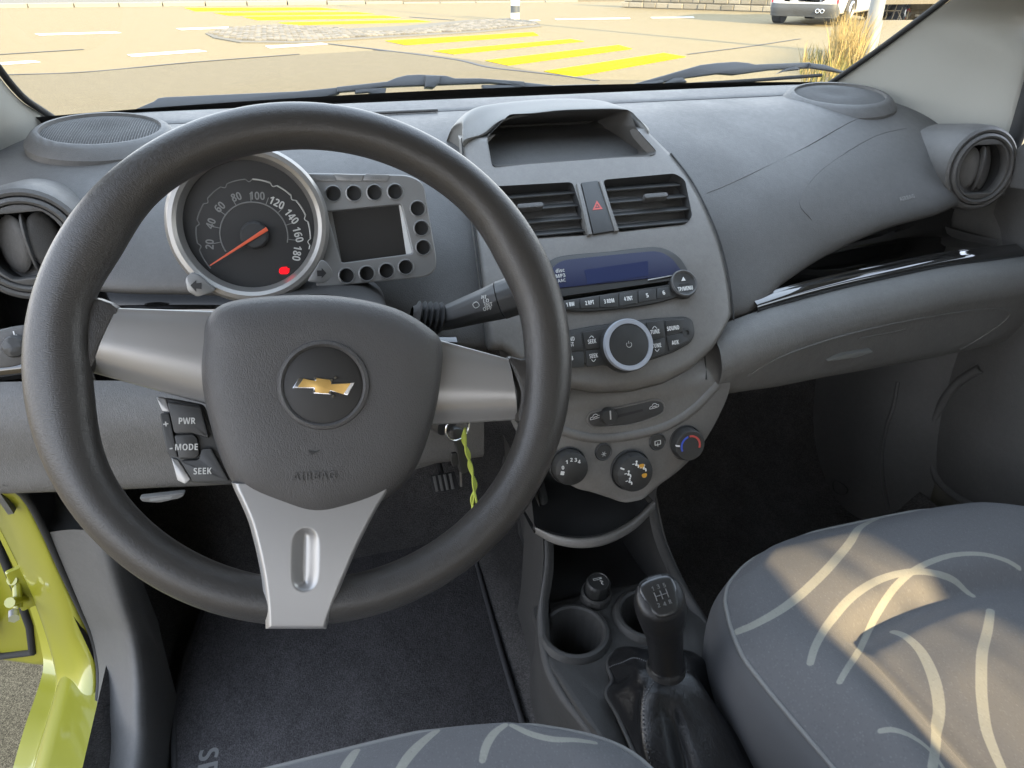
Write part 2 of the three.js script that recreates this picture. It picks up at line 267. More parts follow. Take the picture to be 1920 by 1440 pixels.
// speaker pods with perforated grilles
for (const s of [-1, 1]) {
  const f = new Frame(V(s > 0 ? 0.522 : -0.556, 0.990, -1.075), V(-s * 0.04, 1, 0.10), V(0, 0, -1)), R = 0.078;
  const pod = part(dash, 'speaker_pod', (() => { const g = turned(f, [[R + 0.010, -0.02], [R + 0.010, 0.004], [R + 0.007, 0.008], [R + 0.001, 0.015], [R - 0.005, 0.0185], [R - 0.009, 0.0185], [R - 0.010, 0.014]], 56); return g; })(), M.pad);
  part(pod, 'grille_backing', slab(f, circ(0, 0, R - 0.010, 48), 0.006, 0.0085), M.cavity);
  const bars = [];                                    // fine ribs both ways make the mesh
  const rr = R - 0.0098;
  for (let k = -23; k <= 23; k++) { const a = k * 0.003, l = Math.sqrt(Math.max(0, rr * rr - a * a)); if (l < 0.004) continue;
    const arch = q => 0.0140 + 0.005 * (1 - q * q / (rr * rr)) - 0.004 * Math.exp(-q * q / (2 * 0.02 * 0.02)) ;
    const pa = [], pb = []; for (let j = 0; j <= 10; j++) { const b = -l + 2 * l * j / 10, h = arch(Math.hypot(a, b)); pa.push(f.w(a, b, h)); pb.push(f.w(b, a, h)); }
    bars.push(new THREE.TubeGeometry(new THREE.CatmullRomCurve3(pa), 10, 0.00075, 4), new THREE.TubeGeometry(new THREE.CatmullRomCurve3(pb), 10, 0.00075, 4)); }
  part(pod, 'grille', bars, M.pad, { kind: 'stuff' });
}

// round side air vents on their pods
for (const s of [-1, 1]) {
  const o = V(s * 0.603, 0.934, s > 0 ? -0.846 : -0.845), f = new Frame(o, V(-s * 0.10, 0.12, 1));
  const K = 0.9, sc = l => l.map(([r, h]) => [r * K, h]);
  const vent = part(dash, 'side_vent', turned(f, sc( [[0.062, -0.10], [0.066, -0.03], [0.0655, -0.008], [0.063, 0.000], [0.059, 0.003], [0.0555, 0.002], [0.0545, -0.004], [0.050, -0.006]]), 56), M.pad);
  part(vent, 'vent_ring', turned(f, sc([[0.0545, -0.004], [0.0535, 0.004], [0.050, 0.006], [0.0475, 0.005], [0.0460, 0.001], [0.0455, -0.012]]), 56), M.pad);
  part(vent, 'vent_duct', pocket(f, circ(0, 0, 0.0456 * K, 36), 0.05, 0.85, [0, 0], -0.001), M.cavity);
  const lens = circ(0, 0, 0.0440 * K, 40).filter(p => Math.abs(p[1]) < 0.040 * K);
  part(vent, 'vent_blade', slab(f, circ(0, 0, 0.0458 * K, 48).map(([a, b]) => [a, b]), -0.010, 0.0035, 0.001, [lens.map(([a, b]) => [a * 0.93, Math.max(-0.033, Math.min(0.033, b))])]), M.pad);
  for (const k of [-1, 1]) part(vent, 'vent_fin', domed(new Frame(f.w(k * 0.014, 0, -0.012), f.n.clone().addScaledVector(f.u, k * 0.5)), circ(0, 0, 0.0165, 28, 0.030), -0.002, 0.004, 2, 5), M.pad);
  part(vent, 'vent_fin', slab(new Frame(f.w(0.001, 0, -0.008), f.u.clone().addScaledVector(f.n, 0.15)), circ(0, 0, 0.010, 28, 0.031), -0.0012, 0.0012, 0.0006), M.pad);
}
// side window demister slots beside the driver's round vent
for (let k = 0; k < 3; k++) { const h = hit(pad, 14 + 26 * k, 368 - 9 * k, 0.001); if (h) part(dash, 'demister_fin', rbox(0.006, 0.005, 0.018, 0.002, place(h.p.x, h.p.y, h.p.z, -0.2, 0, 0.3)), M.pad); }
{ const l = hits(pad, [[-5, 372], [20, 364], [45, 356], [72, 347]], 0.0006); if (l.length > 2) part(dash, 'demister_slot', tube(l, 0.006, 6, 8), M.pad); }

// gloss black shelf under the pad with its raised front edge
const P3 = (x, y, z) => V(x, y, z);
const shelfX = [0.185, 0.24, 0.32, 0.42, 0.52, 0.60, 0.675];
const shelfFront = [[0.827, -0.731], [0.829, -0.743], [0.8295, -0.761], [0.830, -0.778], [0.831, -0.791], [0.828, -0.799], [0.824, -0.809]];
const lipZ = [-0.775, -0.79, -0.815, -0.84, -0.86, -0.885, -0.90], lipY = [0.808, 0.822, 0.843, 0.862, 0.870, 0.874, 0.872];
const shelfRows = [
  shelfX.map((x, i) => P3(x, lipY[i] + 0.004, lipZ[i])),
  shelfX.map((x, i) => P3(x, lipY[i] - 0.012, lipZ[i] - 0.035)),
  shelfX.map((x, i) => P3(x, Math.min(lipY[i] - 0.02, shelfFront[i][0] - 0.014), lipZ[i] - 0.030)),
  shelfX.map((x, i) => P3(x, shelfFront[i][0] - 0.012, (lipZ[i] + shelfFront[i][1]) / 2)),
  shelfX.map((x, i) => P3(x, shelfFront[i][0] - 0.008, shelfFront[i][1] - 0.012)),
  shelfX.map((x, i) => P3(x, shelfFront[i][0] + 0.0035, shelfFront[i][1] - 0.007)),
  shelfX.map((x, i) => P3(x, shelfFront[i][0] + 0.0030, shelfFront[i][1] - 0.002)),
  shelfX.map((x, i) => P3(x, shelfFront[i][0] - 0.0005, shelfFront[i][1] + 0.009)),
  shelfX.map((x, i) => P3(x, shelfFront[i][0] - 0.006, shelfFront[i][1] + 0.012)),
  shelfX.map((x, i) => P3(x, shelfFront[i][0] - 0.016, shelfFront[i][1] + 0.011))
];
const shelf = part(dash, 'gloss_shelf', loft(shelfRows, 6, 5), M.gloss, { label: 'gloss black open shelf' });
part(dash, 'gloss_shelf', loft(shelfRows.map(r => r.map(mir)), 6, 5), M.gloss);

// padded lower half with the glovebox
const lowX = [0.118, 0.185, 0.24, 0.32, 0.42, 0.52, 0.60, 0.69], lf = [[0.812, -0.728], ...shelfFront];
const lowRow = (dy, dz) => lowX.map((x, i) => P3(x, lf[i][0] + dy, lf[i][1] + dz));
const lowRows = [lowRow(-0.010, 0.009), lowRow(-0.012, 0.030), lowRow(-0.022, 0.046), lowRow(-0.042, 0.055), lowRow(-0.066, 0.049),
  lowX.map((x, i) => P3(x, [0.716, 0.714, 0.706, 0.698, 0.690, 0.685, 0.683, 0.682][i], lf[i][1] + 0.022)),
  lowX.map((x, i) => P3(x, [0.70, 0.695, 0.682, 0.672, 0.662, 0.656, 0.654, 0.654][i], lf[i][1] - 0.05)),
  lowX.map((x, i) => P3(x, [0.70, 0.69, 0.68, 0.672, 0.664, 0.66, 0.66, 0.66][i], lf[i][1] - 0.20))];
const lowPad = part(dash, 'lower_pad', loft(lowRows, 7, 7), M.lower);
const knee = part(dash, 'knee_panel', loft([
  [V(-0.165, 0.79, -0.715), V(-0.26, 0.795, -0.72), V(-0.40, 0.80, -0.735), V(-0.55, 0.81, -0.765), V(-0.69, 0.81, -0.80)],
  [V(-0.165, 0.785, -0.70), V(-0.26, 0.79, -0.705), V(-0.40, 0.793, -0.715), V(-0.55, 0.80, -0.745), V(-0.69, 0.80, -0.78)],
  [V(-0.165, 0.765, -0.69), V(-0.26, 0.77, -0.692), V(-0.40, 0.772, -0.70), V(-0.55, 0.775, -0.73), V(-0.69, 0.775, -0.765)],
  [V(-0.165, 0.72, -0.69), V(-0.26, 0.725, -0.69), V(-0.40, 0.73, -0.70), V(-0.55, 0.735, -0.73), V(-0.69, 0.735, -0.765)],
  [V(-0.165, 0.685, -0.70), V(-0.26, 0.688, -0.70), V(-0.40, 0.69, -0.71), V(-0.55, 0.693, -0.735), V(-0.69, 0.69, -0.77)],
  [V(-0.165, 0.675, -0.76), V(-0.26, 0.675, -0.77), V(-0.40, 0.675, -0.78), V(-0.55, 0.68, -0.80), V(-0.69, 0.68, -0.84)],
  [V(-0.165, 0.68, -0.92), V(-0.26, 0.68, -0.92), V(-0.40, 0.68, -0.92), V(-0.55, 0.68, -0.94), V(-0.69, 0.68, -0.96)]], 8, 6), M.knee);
const edge = [[1402, 704], [1450, 675], [1540, 641], [1640, 614], [1740, 594], [1840, 580], [1882, 580], [1893, 590], [1880, 604], [1850, 625], [1800, 655]];
const glove = part(dash, 'glovebox_lid', tube(hits(lowPad, edge, 0.0004), 0.0015, 8, 6), M.lower);
{ const a = hits(lowPad, [[1548, 673], [1575, 661], [1628, 652], [1632, 656], [1600, 666]], 0.001); if (a.length === 5) { const n = hit(lowPad, 1590, 662).n, f = new Frame(a[0], n); const q = a.map(p => { const d = p.clone().sub(f.o); return [d.dot(f.u), d.dot(f.v)]; }); part(glove, 'glovebox_handle', slab(f, q, -0.002, 0.004, 0.001), std({ color: lin(0.17, 0.175, 0.17), roughness: 0.5 })); } }
part(glove, 'handle_recess_line', tube(hits(lowPad, [[1608, 635], [1650, 627], [1696, 618]], 0.0002), 0.0013, 6, 5), M.lower);
// hood release handle and the mirror switch on the driver's side
{ const f = Frame.tilt(atZ(300, 928, -0.715), 10); const h = part(dash, 'bonnet_release_handle', slab(f, rounded(f.ps([[262, 929], [350, 919], [342, 930], [300, 939], [268, 937]]), 0.004), -0.004, 0.006, 0.002), M.lower); part(h, 'handle_symbol', slab(f, rounded(f.ps([[281, 931], [325, 925], [322, 930], [284, 935]]), 0.001), 0.006, 0.0064), M.dimprint); }
{ const f = new Frame(V(-0.605, 0.852, -0.745), V(0.1, 0.35, 1)), o = smooth(f.ps([[-40, 640], [0, 618], [60, 612], [75, 640], [60, 672], [20, 688], [-30, 684]]), 5), q = part(dash, 'mirror_switch', slab(f, o, -0.02, 0.004, 0.003), M.pad), k = f.p(32, 648);
  part(q, 'switch_knob', turned(f.at(k[0], k[1], 0.004), [[0.0105, 0], [0.0105, 0.006], [0.009, 0.010], [0.006, 0.0115], [0, 0.012]], 28), M.button);
  lettering(q, 'L', f, 28, 625, 9, M.white, { h: 0.0042 }); }

// ---------------------------------------------------------------- centre stack
const stack = thing('centre_stack', 'satin grey centre stack with vents, radio and climate controls', 'centre stack', V(0, 0.62, -0.66));
const prof = [[1.008, -0.885], [0.985, -0.857], [0.966, -0.831], [0.939, -0.797], [0.911, -0.767], [0.882, -0.739], [0.847, -0.709], [0.813, -0.685], [0.783, -0.667], [0.764, -0.658]];   // [y, z] down the middle
function profZ(y) { for (let i = 0; i < prof.length - 1; i++) if (y <= prof[i][0] && y >= prof[i + 1][0]) { const k = (prof[i][0] - y) / (prof[i][0] - prof[i + 1][0]); return prof[i][1] + k * (prof[i + 1][1] - prof[i][1]); } return y > prof[0][0] ? prof[0][1] - (y - prof[0][0]) : prof[prof.length - 1][1]; }
function onProf(px, py) { const r = ray(px, py); let a = 0.4, b = 1.4; for (let i = 0; i < 50; i++) { const t = (a + b) / 2, q = EYE.clone().addScaledVector(r, t); if (q.z > profZ(q.y)) a = t; else b = t; } return EYE.clone().addScaledVector(r, a); }
const seamPx = [[1217, 246], [1262, 290], [1300, 340], [1332, 400], [1356, 460], [1371, 520], [1379, 575], [1381, 606]];
const seamW = seamPx.map(p => onProf(...p));
function halfW(y) { const s = seamW; if (y >= s[0].y) return s[0].x; for (let i = 0; i < s.length - 1; i++) if (y <= s[i].y && y >= s[i + 1].y) { const k = (s[i].y - y) / (s[i].y - s[i + 1].y); return s[i].x + k * (s[i + 1].x - s[i].x); } return s[s.length - 1].x; }
const seamLPx = [[870, 262], [876, 330], [893, 430], [905, 520], [915, 600], [925, 680]], seamLW = seamLPx.map(p => onProf(...p));
function halfWL(y) { const s = seamLW; if (y >= s[0].y) return -s[0].x; for (let i = 0; i < s.length - 1; i++) if (y <= s[i].y && y >= s[i + 1].y) { const k = (s[i].y - y) / (s[i].y - s[i + 1].y); return -(s[i].x + k * (s[i + 1].x - s[i].x)); } return -s[s.length - 1].x; }
const bottomPx = [[1380, 612], [1345, 664], [1300, 702], [1250, 727], [1190, 742], [1120, 745]];
const bottomW = bottomPx.map(p => onProf(...p));
const yLow = x => { const s = bottomW, ax = Math.abs(x); if (ax >= s[0].x) return s[0].y; for (let i = 0; i < s.length - 1; i++) if (ax <= s[i].x && ax >= s[i + 1].x) { const k = (s[i].x - ax) / (s[i].x - s[i + 1].x); return s[i].y + k * (s[i + 1].y - s[i].y); } return s[s.length - 1].y; };
const stackPanel = (() => {                            // closed solid: front skin, rim and back
  const NX = 44, NY = 60, top = 1.006, pos = [], idx = [];
  const pt = (i, j, back) => { const u = -1 + 2 * i / NX; let y = top, x = 0; const v = j / NY;
    for (let it = 0; it < 6; it++) { x = u * (u > 0 ? halfW(y) : halfWL(y)); const lo = yLow(x); y = top + (lo - top) * v; }
    const e = Math.min(1, Math.abs(u)), roll = Math.pow(e, 8) * 0.006, tuck = v > 0.93 ? Math.pow((v - 0.93) / 0.07, 2) * 0.010 : 0;
    return V(x, y, profZ(y) - roll - tuck - 0.010 * u * u * 0.3 - (back ? 0.022 : 0)); };
  for (let b = 0; b < 2; b++) for (let j = 0; j <= NY; j++) for (let i = 0; i <= NX; i++) pos.push(...pt(i, j, b).toArray());
  const W = NX + 1, B = W * (NY + 1), id = (i, j, b) => b * B + j * W + i;
  for (let j = 0; j < NY; j++) for (let i = 0; i < NX; i++) { const [a, c, d, e] = [id(i, j, 0), id(i + 1, j, 0), id(i, j + 1, 0), id(i + 1, j + 1, 0)]; idx.push(a, d, c, c, d, e); const [f, g, h, k] = [id(i, j, 1), id(i + 1, j, 1), id(i, j + 1, 1), id(i + 1, j + 1, 1)]; idx.push(f, g, h, g, k, h); }
  for (let i = 0; i < NX; i++) { idx.push(id(i, 0, 0), id(i + 1, 0, 0), id(i, 0, 1), id(i + 1, 0, 0), id(i + 1, 0, 1), id(i, 0, 1)); idx.push(id(i, NY, 0), id(i, NY, 1), id(i + 1, NY, 0), id(i + 1, NY, 0), id(i, NY, 1), id(i + 1, NY, 1)); }
  for (let j = 0; j < NY; j++) { idx.push(id(0, j, 0), id(0, j, 1), id(0, j + 1, 0), id(0, j + 1, 0), id(0, j, 1), id(0, j + 1, 1)); idx.push(id(NX, j, 0), id(NX, j + 1, 0), id(NX, j, 1), id(NX, j + 1, 0), id(NX, j + 1, 1), id(NX, j, 1)); }
  const g = new THREE.BufferGeometry(); g.setAttribute('position', new THREE.Float32BufferAttribute(pos, 3)); g.setIndex(idx); g.computeVertexNormals(); g.setAttribute('uv', new THREE.Float32BufferAttribute(new Float32Array(pos.length / 3 * 2), 2)); return g;
})();
const fVent = new Frame(V(0, 0.939, -0.797), V(0, 0.763, 0.646));
const fRadio = new Frame(V(0, 0.865, -0.7225), V(0, 0.66, 0.75));
const fCtrl = new Frame(V(0, 0.813, -0.684), V(0, 0.52, 0.854));
const ventR = rounded(fVent.ps([[1131, 336], [1266, 324], [1285, 336], [1299, 405], [1287, 418], [1158, 434]]), 0.006);
const ventL = ventR.map(([a, b]) => [-a, b]);
const fTray = new Frame(V(0, 0.984, -0.856), V(0, 0.78, 0.62));
const trayPts = rounded(fTray.ps([[955, 214], [913, 257], [924, 313], [1224, 291], [1232, 284], [1192, 240], [1180, 205]]), 0.006);
const hazardPts = rounded(fVent.ps([[1083, 342], [1126, 337], [1160, 433], [1104, 440]]), 0.001);
const slotPts = rounded(fRadio.ps([[1030, 559], [1256, 526], [1257, 533], [1032, 567]], 0.0026), 0.001);
const ev = new Evaluator(); ev.attributes = ['position', 'normal', 'uv'];
function cut(base, list) { let b = new Brush(base); b.updateMatrixWorld(); for (const g of list) { const c = new Brush(g); if (!g.attributes.uv) g.setAttribute('uv', new THREE.Float32BufferAttribute(new Float32Array(g.attributes.position.count * 2), 2)); c.updateMatrixWorld(); b = ev.evaluate(b, c, SUBTRACTION); b.updateMatrixWorld(); } const g = b.geometry; g.clearGroups?.(); return g; }
const prism = (f, pts, a, b) => { const g = new THREE.ExtrudeGeometry(toShape(pts), { depth: b - a, bevelEnabled: false }); g.translate(0, 0, a); g.applyMatrix4(f.m()); return g; };
const panel = part(stack, 'stack_panel', cut(stackPanel, [prism(fVent, ventR, -0.06, 0.05), prism(fVent, ventL, -0.06, 0.05), prism(fTray, trayPts, -0.06, 0.06), prism(fRadio, slotPts, -0.05, 0.03)]), M.stack);
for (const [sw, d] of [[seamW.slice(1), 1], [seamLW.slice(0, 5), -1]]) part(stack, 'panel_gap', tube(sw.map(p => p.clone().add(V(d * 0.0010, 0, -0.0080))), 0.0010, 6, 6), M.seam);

// storage tray under its hood
const trayIn = part(stack, 'storage_tray', (() => { const f = fTray, p = ccw(trayPts), N = p.length, pos = [], idx = [];
  const back = p.map(q => { const w = f.w(q[0] * 0.9, q[1], 0); return V(w.x, Math.min(w.y - 0.012, 1.0) + (w.y > 0.99 ? 0.0 : -0.004), w.z - 0.085); });
  for (let i = 0; i < N; i++) { const j = (i + 1) % N, o = pos.length / 3, a = f.w(...p[i], 0.0), b = f.w(...p[j], 0.0); pos.push(...a.toArray(), ...b.toArray(), ...back[i].toArray(), ...back[j].toArray()); idx.push(o, o + 2, o + 1, o + 1, o + 2, o + 3); }
  const tri = THREE.ShapeUtils.triangulateShape(back.map(b => new THREE.Vector2(b.x, b.y - b.z)), []), o = pos.length / 3; for (const b of back) pos.push(...b.toArray()); for (const t of tri) idx.push(o + t[0], o + t[1], o + t[2]);
  const g = new THREE.BufferGeometry(); g.setAttribute('position', new THREE.Float32BufferAttribute(pos, 3)); g.setIndex(idx); g.computeVertexNormals(); return toCreasedNormals(g, 0.5); })(), std({ color: lin(0.07, 0.066, 0.06), roughness: 0.7, bumpMap: grainTex, bumpScale: 0.0002 }));
part(trayIn, 'tray_step', rbox(0.15, 0.010, 0.012, 0.003, place(0.0, 0.978, -0.925, -0.02)), M.stack);
const hoodFront = [[871, 262], [905, 250], [946, 223], [1030, 209], [1105, 205], [1172, 206], [1196, 222], [1216, 246]];
const hoodTop = [[868, 225], [893, 203], [940, 193], [1020, 186], [1080, 185], [1130, 190], [1170, 207], [1214, 240]];
const fz = [-0.880, -0.892, -0.915, -0.93, -0.93, -0.92, -0.905, -0.885], tz = [-0.915, -0.955, -0.985, -1.0, -1.0, -0.985, -0.955, -0.915];
const skirted = rows => rows.map(r => [r[0].clone().add(V(0.002, -0.05, -0.01)), r[0].clone().add(V(-0.001, -0.012, -0.003)), ...r, r[r.length - 1].clone().add(V(0.001, -0.012, -0.003)), r[r.length - 1].clone().add(V(-0.002, -0.05, -0.01))]);
const hf = hoodFront.map((p, i) => atZ(...p, fz[i])), ht = hoodTop.map((p, i) => atZ(...p, tz[i]));
part(stack, 'tray_hood', loft(skirted([
  hf.map(p => p.clone().add(V(-p.x * 0.10, -0.012, -0.07))), hf.map(p => p.clone().add(V(-p.x * 0.06, -0.004, -0.012))), hf.map(p => p.clone().add(V(-p.x * 0.012, -0.001, -0.001))), hf.map(p => p.clone().add(V(0, 0.0012, -0.002))),
  hf.map((p, i) => p.clone().lerp(ht[i], 0.45).add(V(0, 0.0015, 0))), ht, ht.map(p => p.clone().add(V(p.x * 0.05, -0.012, -0.03))), ht.map(p => p.clone().add(V(p.x * 0.1, -0.04, -0.05)))]), 6, 5), M.hood);

// air vents and the hazard switch between them
for (const s of [1, -1]) {
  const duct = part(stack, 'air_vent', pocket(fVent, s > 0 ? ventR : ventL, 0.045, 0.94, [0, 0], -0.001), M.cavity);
  const lines = [[[1133, 353], [1267, 341]], [[1142, 376], [1278, 363]], [[1150, 400], [1286, 386]], [[1157, 423], [1287, 409]]];
  lines.forEach(([a, b], k) => { const [p, q] = [fVent.p(...a, -0.006), fVent.p(...b, -0.006)], f = new Frame(fVent.w((p[0] + q[0]) / 2 * s, (p[1] + q[1]) / 2, -0.010), fVent.n.clone().addScaledVector(fVent.v, 0.9)), w = Math.abs(q[0] - p[0]);
    part(duct, 'slat', slab(f, rounded([[-w / 2 - 0.004, -0.008], [w / 2 + 0.004, -0.008], [w / 2 + 0.004, 0.008], [-w / 2 - 0.004, 0.008]], 0.001), -0.0009, 0.0009, 0.0006), M.button); });
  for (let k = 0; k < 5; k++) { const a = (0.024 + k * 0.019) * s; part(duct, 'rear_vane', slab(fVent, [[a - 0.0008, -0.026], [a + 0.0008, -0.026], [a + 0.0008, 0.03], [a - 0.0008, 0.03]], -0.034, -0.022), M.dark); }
  const tb = fVent.p(1229, 368, 0); part(duct, 'vent_tab', slab(fVent, rounded([[tb[0] * s - 0.0155, tb[1] - 0.0032], [tb[0] * s + 0.0155, tb[1] - 0.0032], [tb[0] * s + 0.0155, tb[1] + 0.0032], [tb[0] * s - 0.0155, tb[1] + 0.0032]], 0.003), -0.008, 0.003, 0.0018), M.pad);
}
{ const hz = part(stack, 'hazard_switch', slab(fVent, rounded(fVent.ps([[1090, 342], [1121, 338], [1152, 432], [1113, 438]], 0.002), 0.001), -0.012, 0.0018, 0.0008), M.button);
  const tri = fVent.ps([[1119, 376], [1130, 392], [1111, 394]], 0.0019), inn = fVent.ps([[1119.5, 381.5], [1125, 389.5], [1115.5, 390.5]], 0.0019);
  part(hz, 'warning_triangle', slab(fVent, tri, 0.0018, 0.0021, 0, [inn]), M.red); part(hz, 'warning_triangle', slab(fVent, fVent.ps([[1119.8, 384.5], [1122.5, 388], [1118, 388.6]], 0.0019), 0.0018, 0.0021), M.red);
  for (const q of [[[1081, 343], [1088, 342], [1111, 438.5], [1103, 440]], [[1123, 338], [1129, 337], [1161, 432], [1153.5, 433]]]) part(hz, 'switch_surround', slab(fVent, rounded(fVent.ps(q, 0.003), 0.0006), -0.012, 0.003, 0.001), M.stack); }

// radio
const mirrorPts = (p) => p.map(([a, b]) => [-a, b]);
const radioR = fRadio.ps([[1150, 473], [1200, 467], [1236, 466], [1262, 476], [1280, 494], [1291, 520], [1290, 545], [1268, 557], [1210, 572], [1150, 580], [1090, 583]]);
const radioPts = smooth([...radioR.filter(p => p[0] > 0.004), ...mirrorPts(radioR.filter(p => p[0] > 0.004)).reverse()], 5);
const radio = part(stack, 'radio', slab(fRadio, radioPts, -0.004, 0.0022, 0.0004, [slotPts]), M.button);
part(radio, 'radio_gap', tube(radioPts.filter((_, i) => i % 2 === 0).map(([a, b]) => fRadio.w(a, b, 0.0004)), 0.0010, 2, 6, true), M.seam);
const dispR = fRadio.ps([[1150, 481], [1200, 473], [1234, 472], [1256, 482], [1272, 500], [1278, 513], [1262, 517], [1150, 534]], 0.003);
const dispPts = smooth([...dispR.filter(p => p[0] > 0.004), ...mirrorPts(dispR.filter(p => p[0] > 0.004)).reverse()], 5);
const disp = part(radio, 'display', slab(fRadio, dispPts, 0.002, 0.0032, 0.0004), phy({ color: lin(0.010, 0.013, 0.042), roughness: 0.4, specularIntensity: 0.5 }), { label: 'dark blue radio display' });
part(disp, 'display_window', slab(fRadio, rounded(fRadio.ps([[1095, 506], [1215, 489], [1216, 517], [1102, 533]], 0.0034), 0.001), 0.0031, 0.0034), phy({ color: lin(0.013, 0.019, 0.062), roughness: 0.4, specularIntensity: 0.5 }));
part(disp, 'display_trim', slab(fRadio, fRadio.ps([[1215, 524], [1262, 515.5], [1262, 517.5], [1214, 526.5]], 0.0034), 0.003, 0.0042, 0.0004), M.silver);
lettering(disp, 'disc', fRadio, 1050, 507, 7, M.print, { h: 0.0034, rot: 2 }); lettering(disp, 'MP3', fRadio, 1051, 517, 7, M.print, { h: 0.0034, rot: 2 }); lettering(disp, 'AAC', fRadio, 1053, 526, 6, M.print, { h: 0.0034, rot: 2 });
part(radio, 'disc_slot', pocket(fRadio, slotPts, 0.016, 1, [0, 0], 0.0018), M.button);
const bx = [1022, 1052, 1087, 1124, 1160, 1196, 1231, 1258], topY = x => 562 - (x - 1052) * 0.128, botY = x => x < 1160 ? 582 - (x - 1052) * 0.045 : 577 - (x - 1160) * 0.20;
for (let k = 0; k < 7; k++) { const [a, b] = [bx[k] + 1, bx[k + 1] - 1], bt = part(radio, 'preset_button', slab(fRadio, rounded(fRadio.ps([[a, topY(a) + 2], [b, topY(b) + 2], [b, botY(b) - 2], [a, botY(a) - 2]], 0.003), 0.0008), 0.001, 0.0034, 0.0006), M.button);
  const label = ['', '1 BW', '2 RPT', '3 RDM', '4 INT', '5', '6'][k]; if (label) lettering(bt, label, fRadio, (a + b) / 2, (topY((a + b) / 2) + botY((a + b) / 2)) / 2, 8, M.white, { h: 0.0035, rot: 1, sx: label.length > 1 ? 0.62 : 0.9 }); }
{ const c = fRadio.p(1283, 531, 0.006), f = fRadio.at(c[0], c[1], 0), e = part(radio, 'eject_button', turned(f, [[0.0165, -0.004], [0.0165, 0.005], [0.0155, 0.0068], [0.0135, 0.0062], [0.0125, 0.0055], [0, 0.0058]], 36), M.button);
  part(e, 'button_ring', turned(f, [[0.0162, 0.0045], [0.0162, 0.0066], [0.0148, 0.0075], [0.0136, 0.0066]], 36), M.pad);
  part(e, 'eject_symbol', slab(fRadio, fRadio.ps([[1281, 519], [1285.5, 526], [1277.5, 527]], 0.006), 0.0058, 0.0064), M.white);
  part(e, 'button_groove', slab(fRadio, rounded(fRadio.ps([[1274, 533], [1292, 530.5], [1292.5, 532.5], [1274.5, 535]], 0.006), 0.0004), 0.0057, 0.0063), M.cavity);
  lettering(e, 'TP/MENU', fRadio, 1285, 541, 8, M.white, { h: 0.006, rot: 1, sx: 0.62 }); }

// radio controls with the big volume dial
const ctrlR = fCtrl.ps([[1170, 605], [1230, 598], [1283, 595], [1297, 601], [1301, 626], [1293, 642], [1262, 659], [1210, 677], [1170, 688]]);
const ctrl = part(stack, 'radio_controls', slab(fCtrl, rounded([...ctrlR.filter(p => p[0] > 0), ...mirrorPts(ctrlR.filter(p => p[0] > 0)).reverse()], 0.004), -0.006, 0.002, 0.001), M.button);
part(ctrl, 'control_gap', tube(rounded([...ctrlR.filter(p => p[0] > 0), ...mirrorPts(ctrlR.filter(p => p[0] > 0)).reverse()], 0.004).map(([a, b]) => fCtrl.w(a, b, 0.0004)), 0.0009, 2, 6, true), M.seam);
const cbtn = (q, label, lx, ly, size = 8) => { const b = part(ctrl, 'control_button', slab(fCtrl, rounded(fCtrl.ps(q, 0.003), 0.0012), 0.001, 0.0034, 0.0007), M.button); if (label) lettering(b, label, fCtrl, lx, ly, size, M.white, { h: 0.0036, rot: 1, sx: 0.66 }); return b; };
cbtn([[1212, 604], [1243, 600], [1247, 631], [1216, 638]], 'TUNE', 1228, 622); cbtn([[1217, 640], [1247, 633], [1246, 662], [1215, 672]], 'TUNE', 1231, 648);
cbtn([[1247, 601], [1284, 598], [1281, 621], [1250, 629]], 'SOUND', 1262, 615); cbtn([[1250, 631], [1281, 624], [1292, 638], [1255, 659]], 'AUX', 1266, 642);
cbtn([[1092, 623], [1134, 616], [1136, 652], [1098, 655]], 'SEEK', 1110, 640); cbtn([[1098, 658], [1136, 654], [1142, 684], [1100, 688]], 'SEEK', 1113, 667);
cbtn([[1050, 632], [1088, 624], [1094, 656], [1054, 660]], 'BAND', 1068, 636); cbtn([[1054, 663], [1094, 659], [1096, 688], [1058, 690]], 'DAB', 1068, 672); lettering(ctrl, 'AST', fCtrl, 1070, 646, 8, M.white, { h: 0.0036, rot: 1, sx: 0.66 });
const chev = (pts) => part(ctrl, 'arrow_symbol', tube(pts.map(p => { const q = fCtrl.p(...p, 0.0036); return fCtrl.w(q[0], q[1], 0.0036); }), 0.0004, 3, 4), M.white);
chev([[1223, 617], [1227, 612], [1232, 616]]); chev([[1228, 655], [1232, 659], [1236, 654]]); chev([[1105, 634], [1109, 630], [1113, 633]]); chev([[1109, 674], [1113, 678], [1117, 673]]);
{ const c = fCtrl.p(1287, 624, 0.002), f = fCtrl.at(c[0], c[1], 0), j = part(ctrl, 'aux_socket', turned(f, [[0.006, 0.001], [0.006, 0.0032], [0.0045, 0.0038], [0.0028, 0.0034], [0.0022, 0.001], [0.0022, -0.004]], 24), M.button); part(j, 'socket_hole', slab(f, circ(0, 0, 0.0023, 16), 0.0005, 0.0012), M.cavity); }
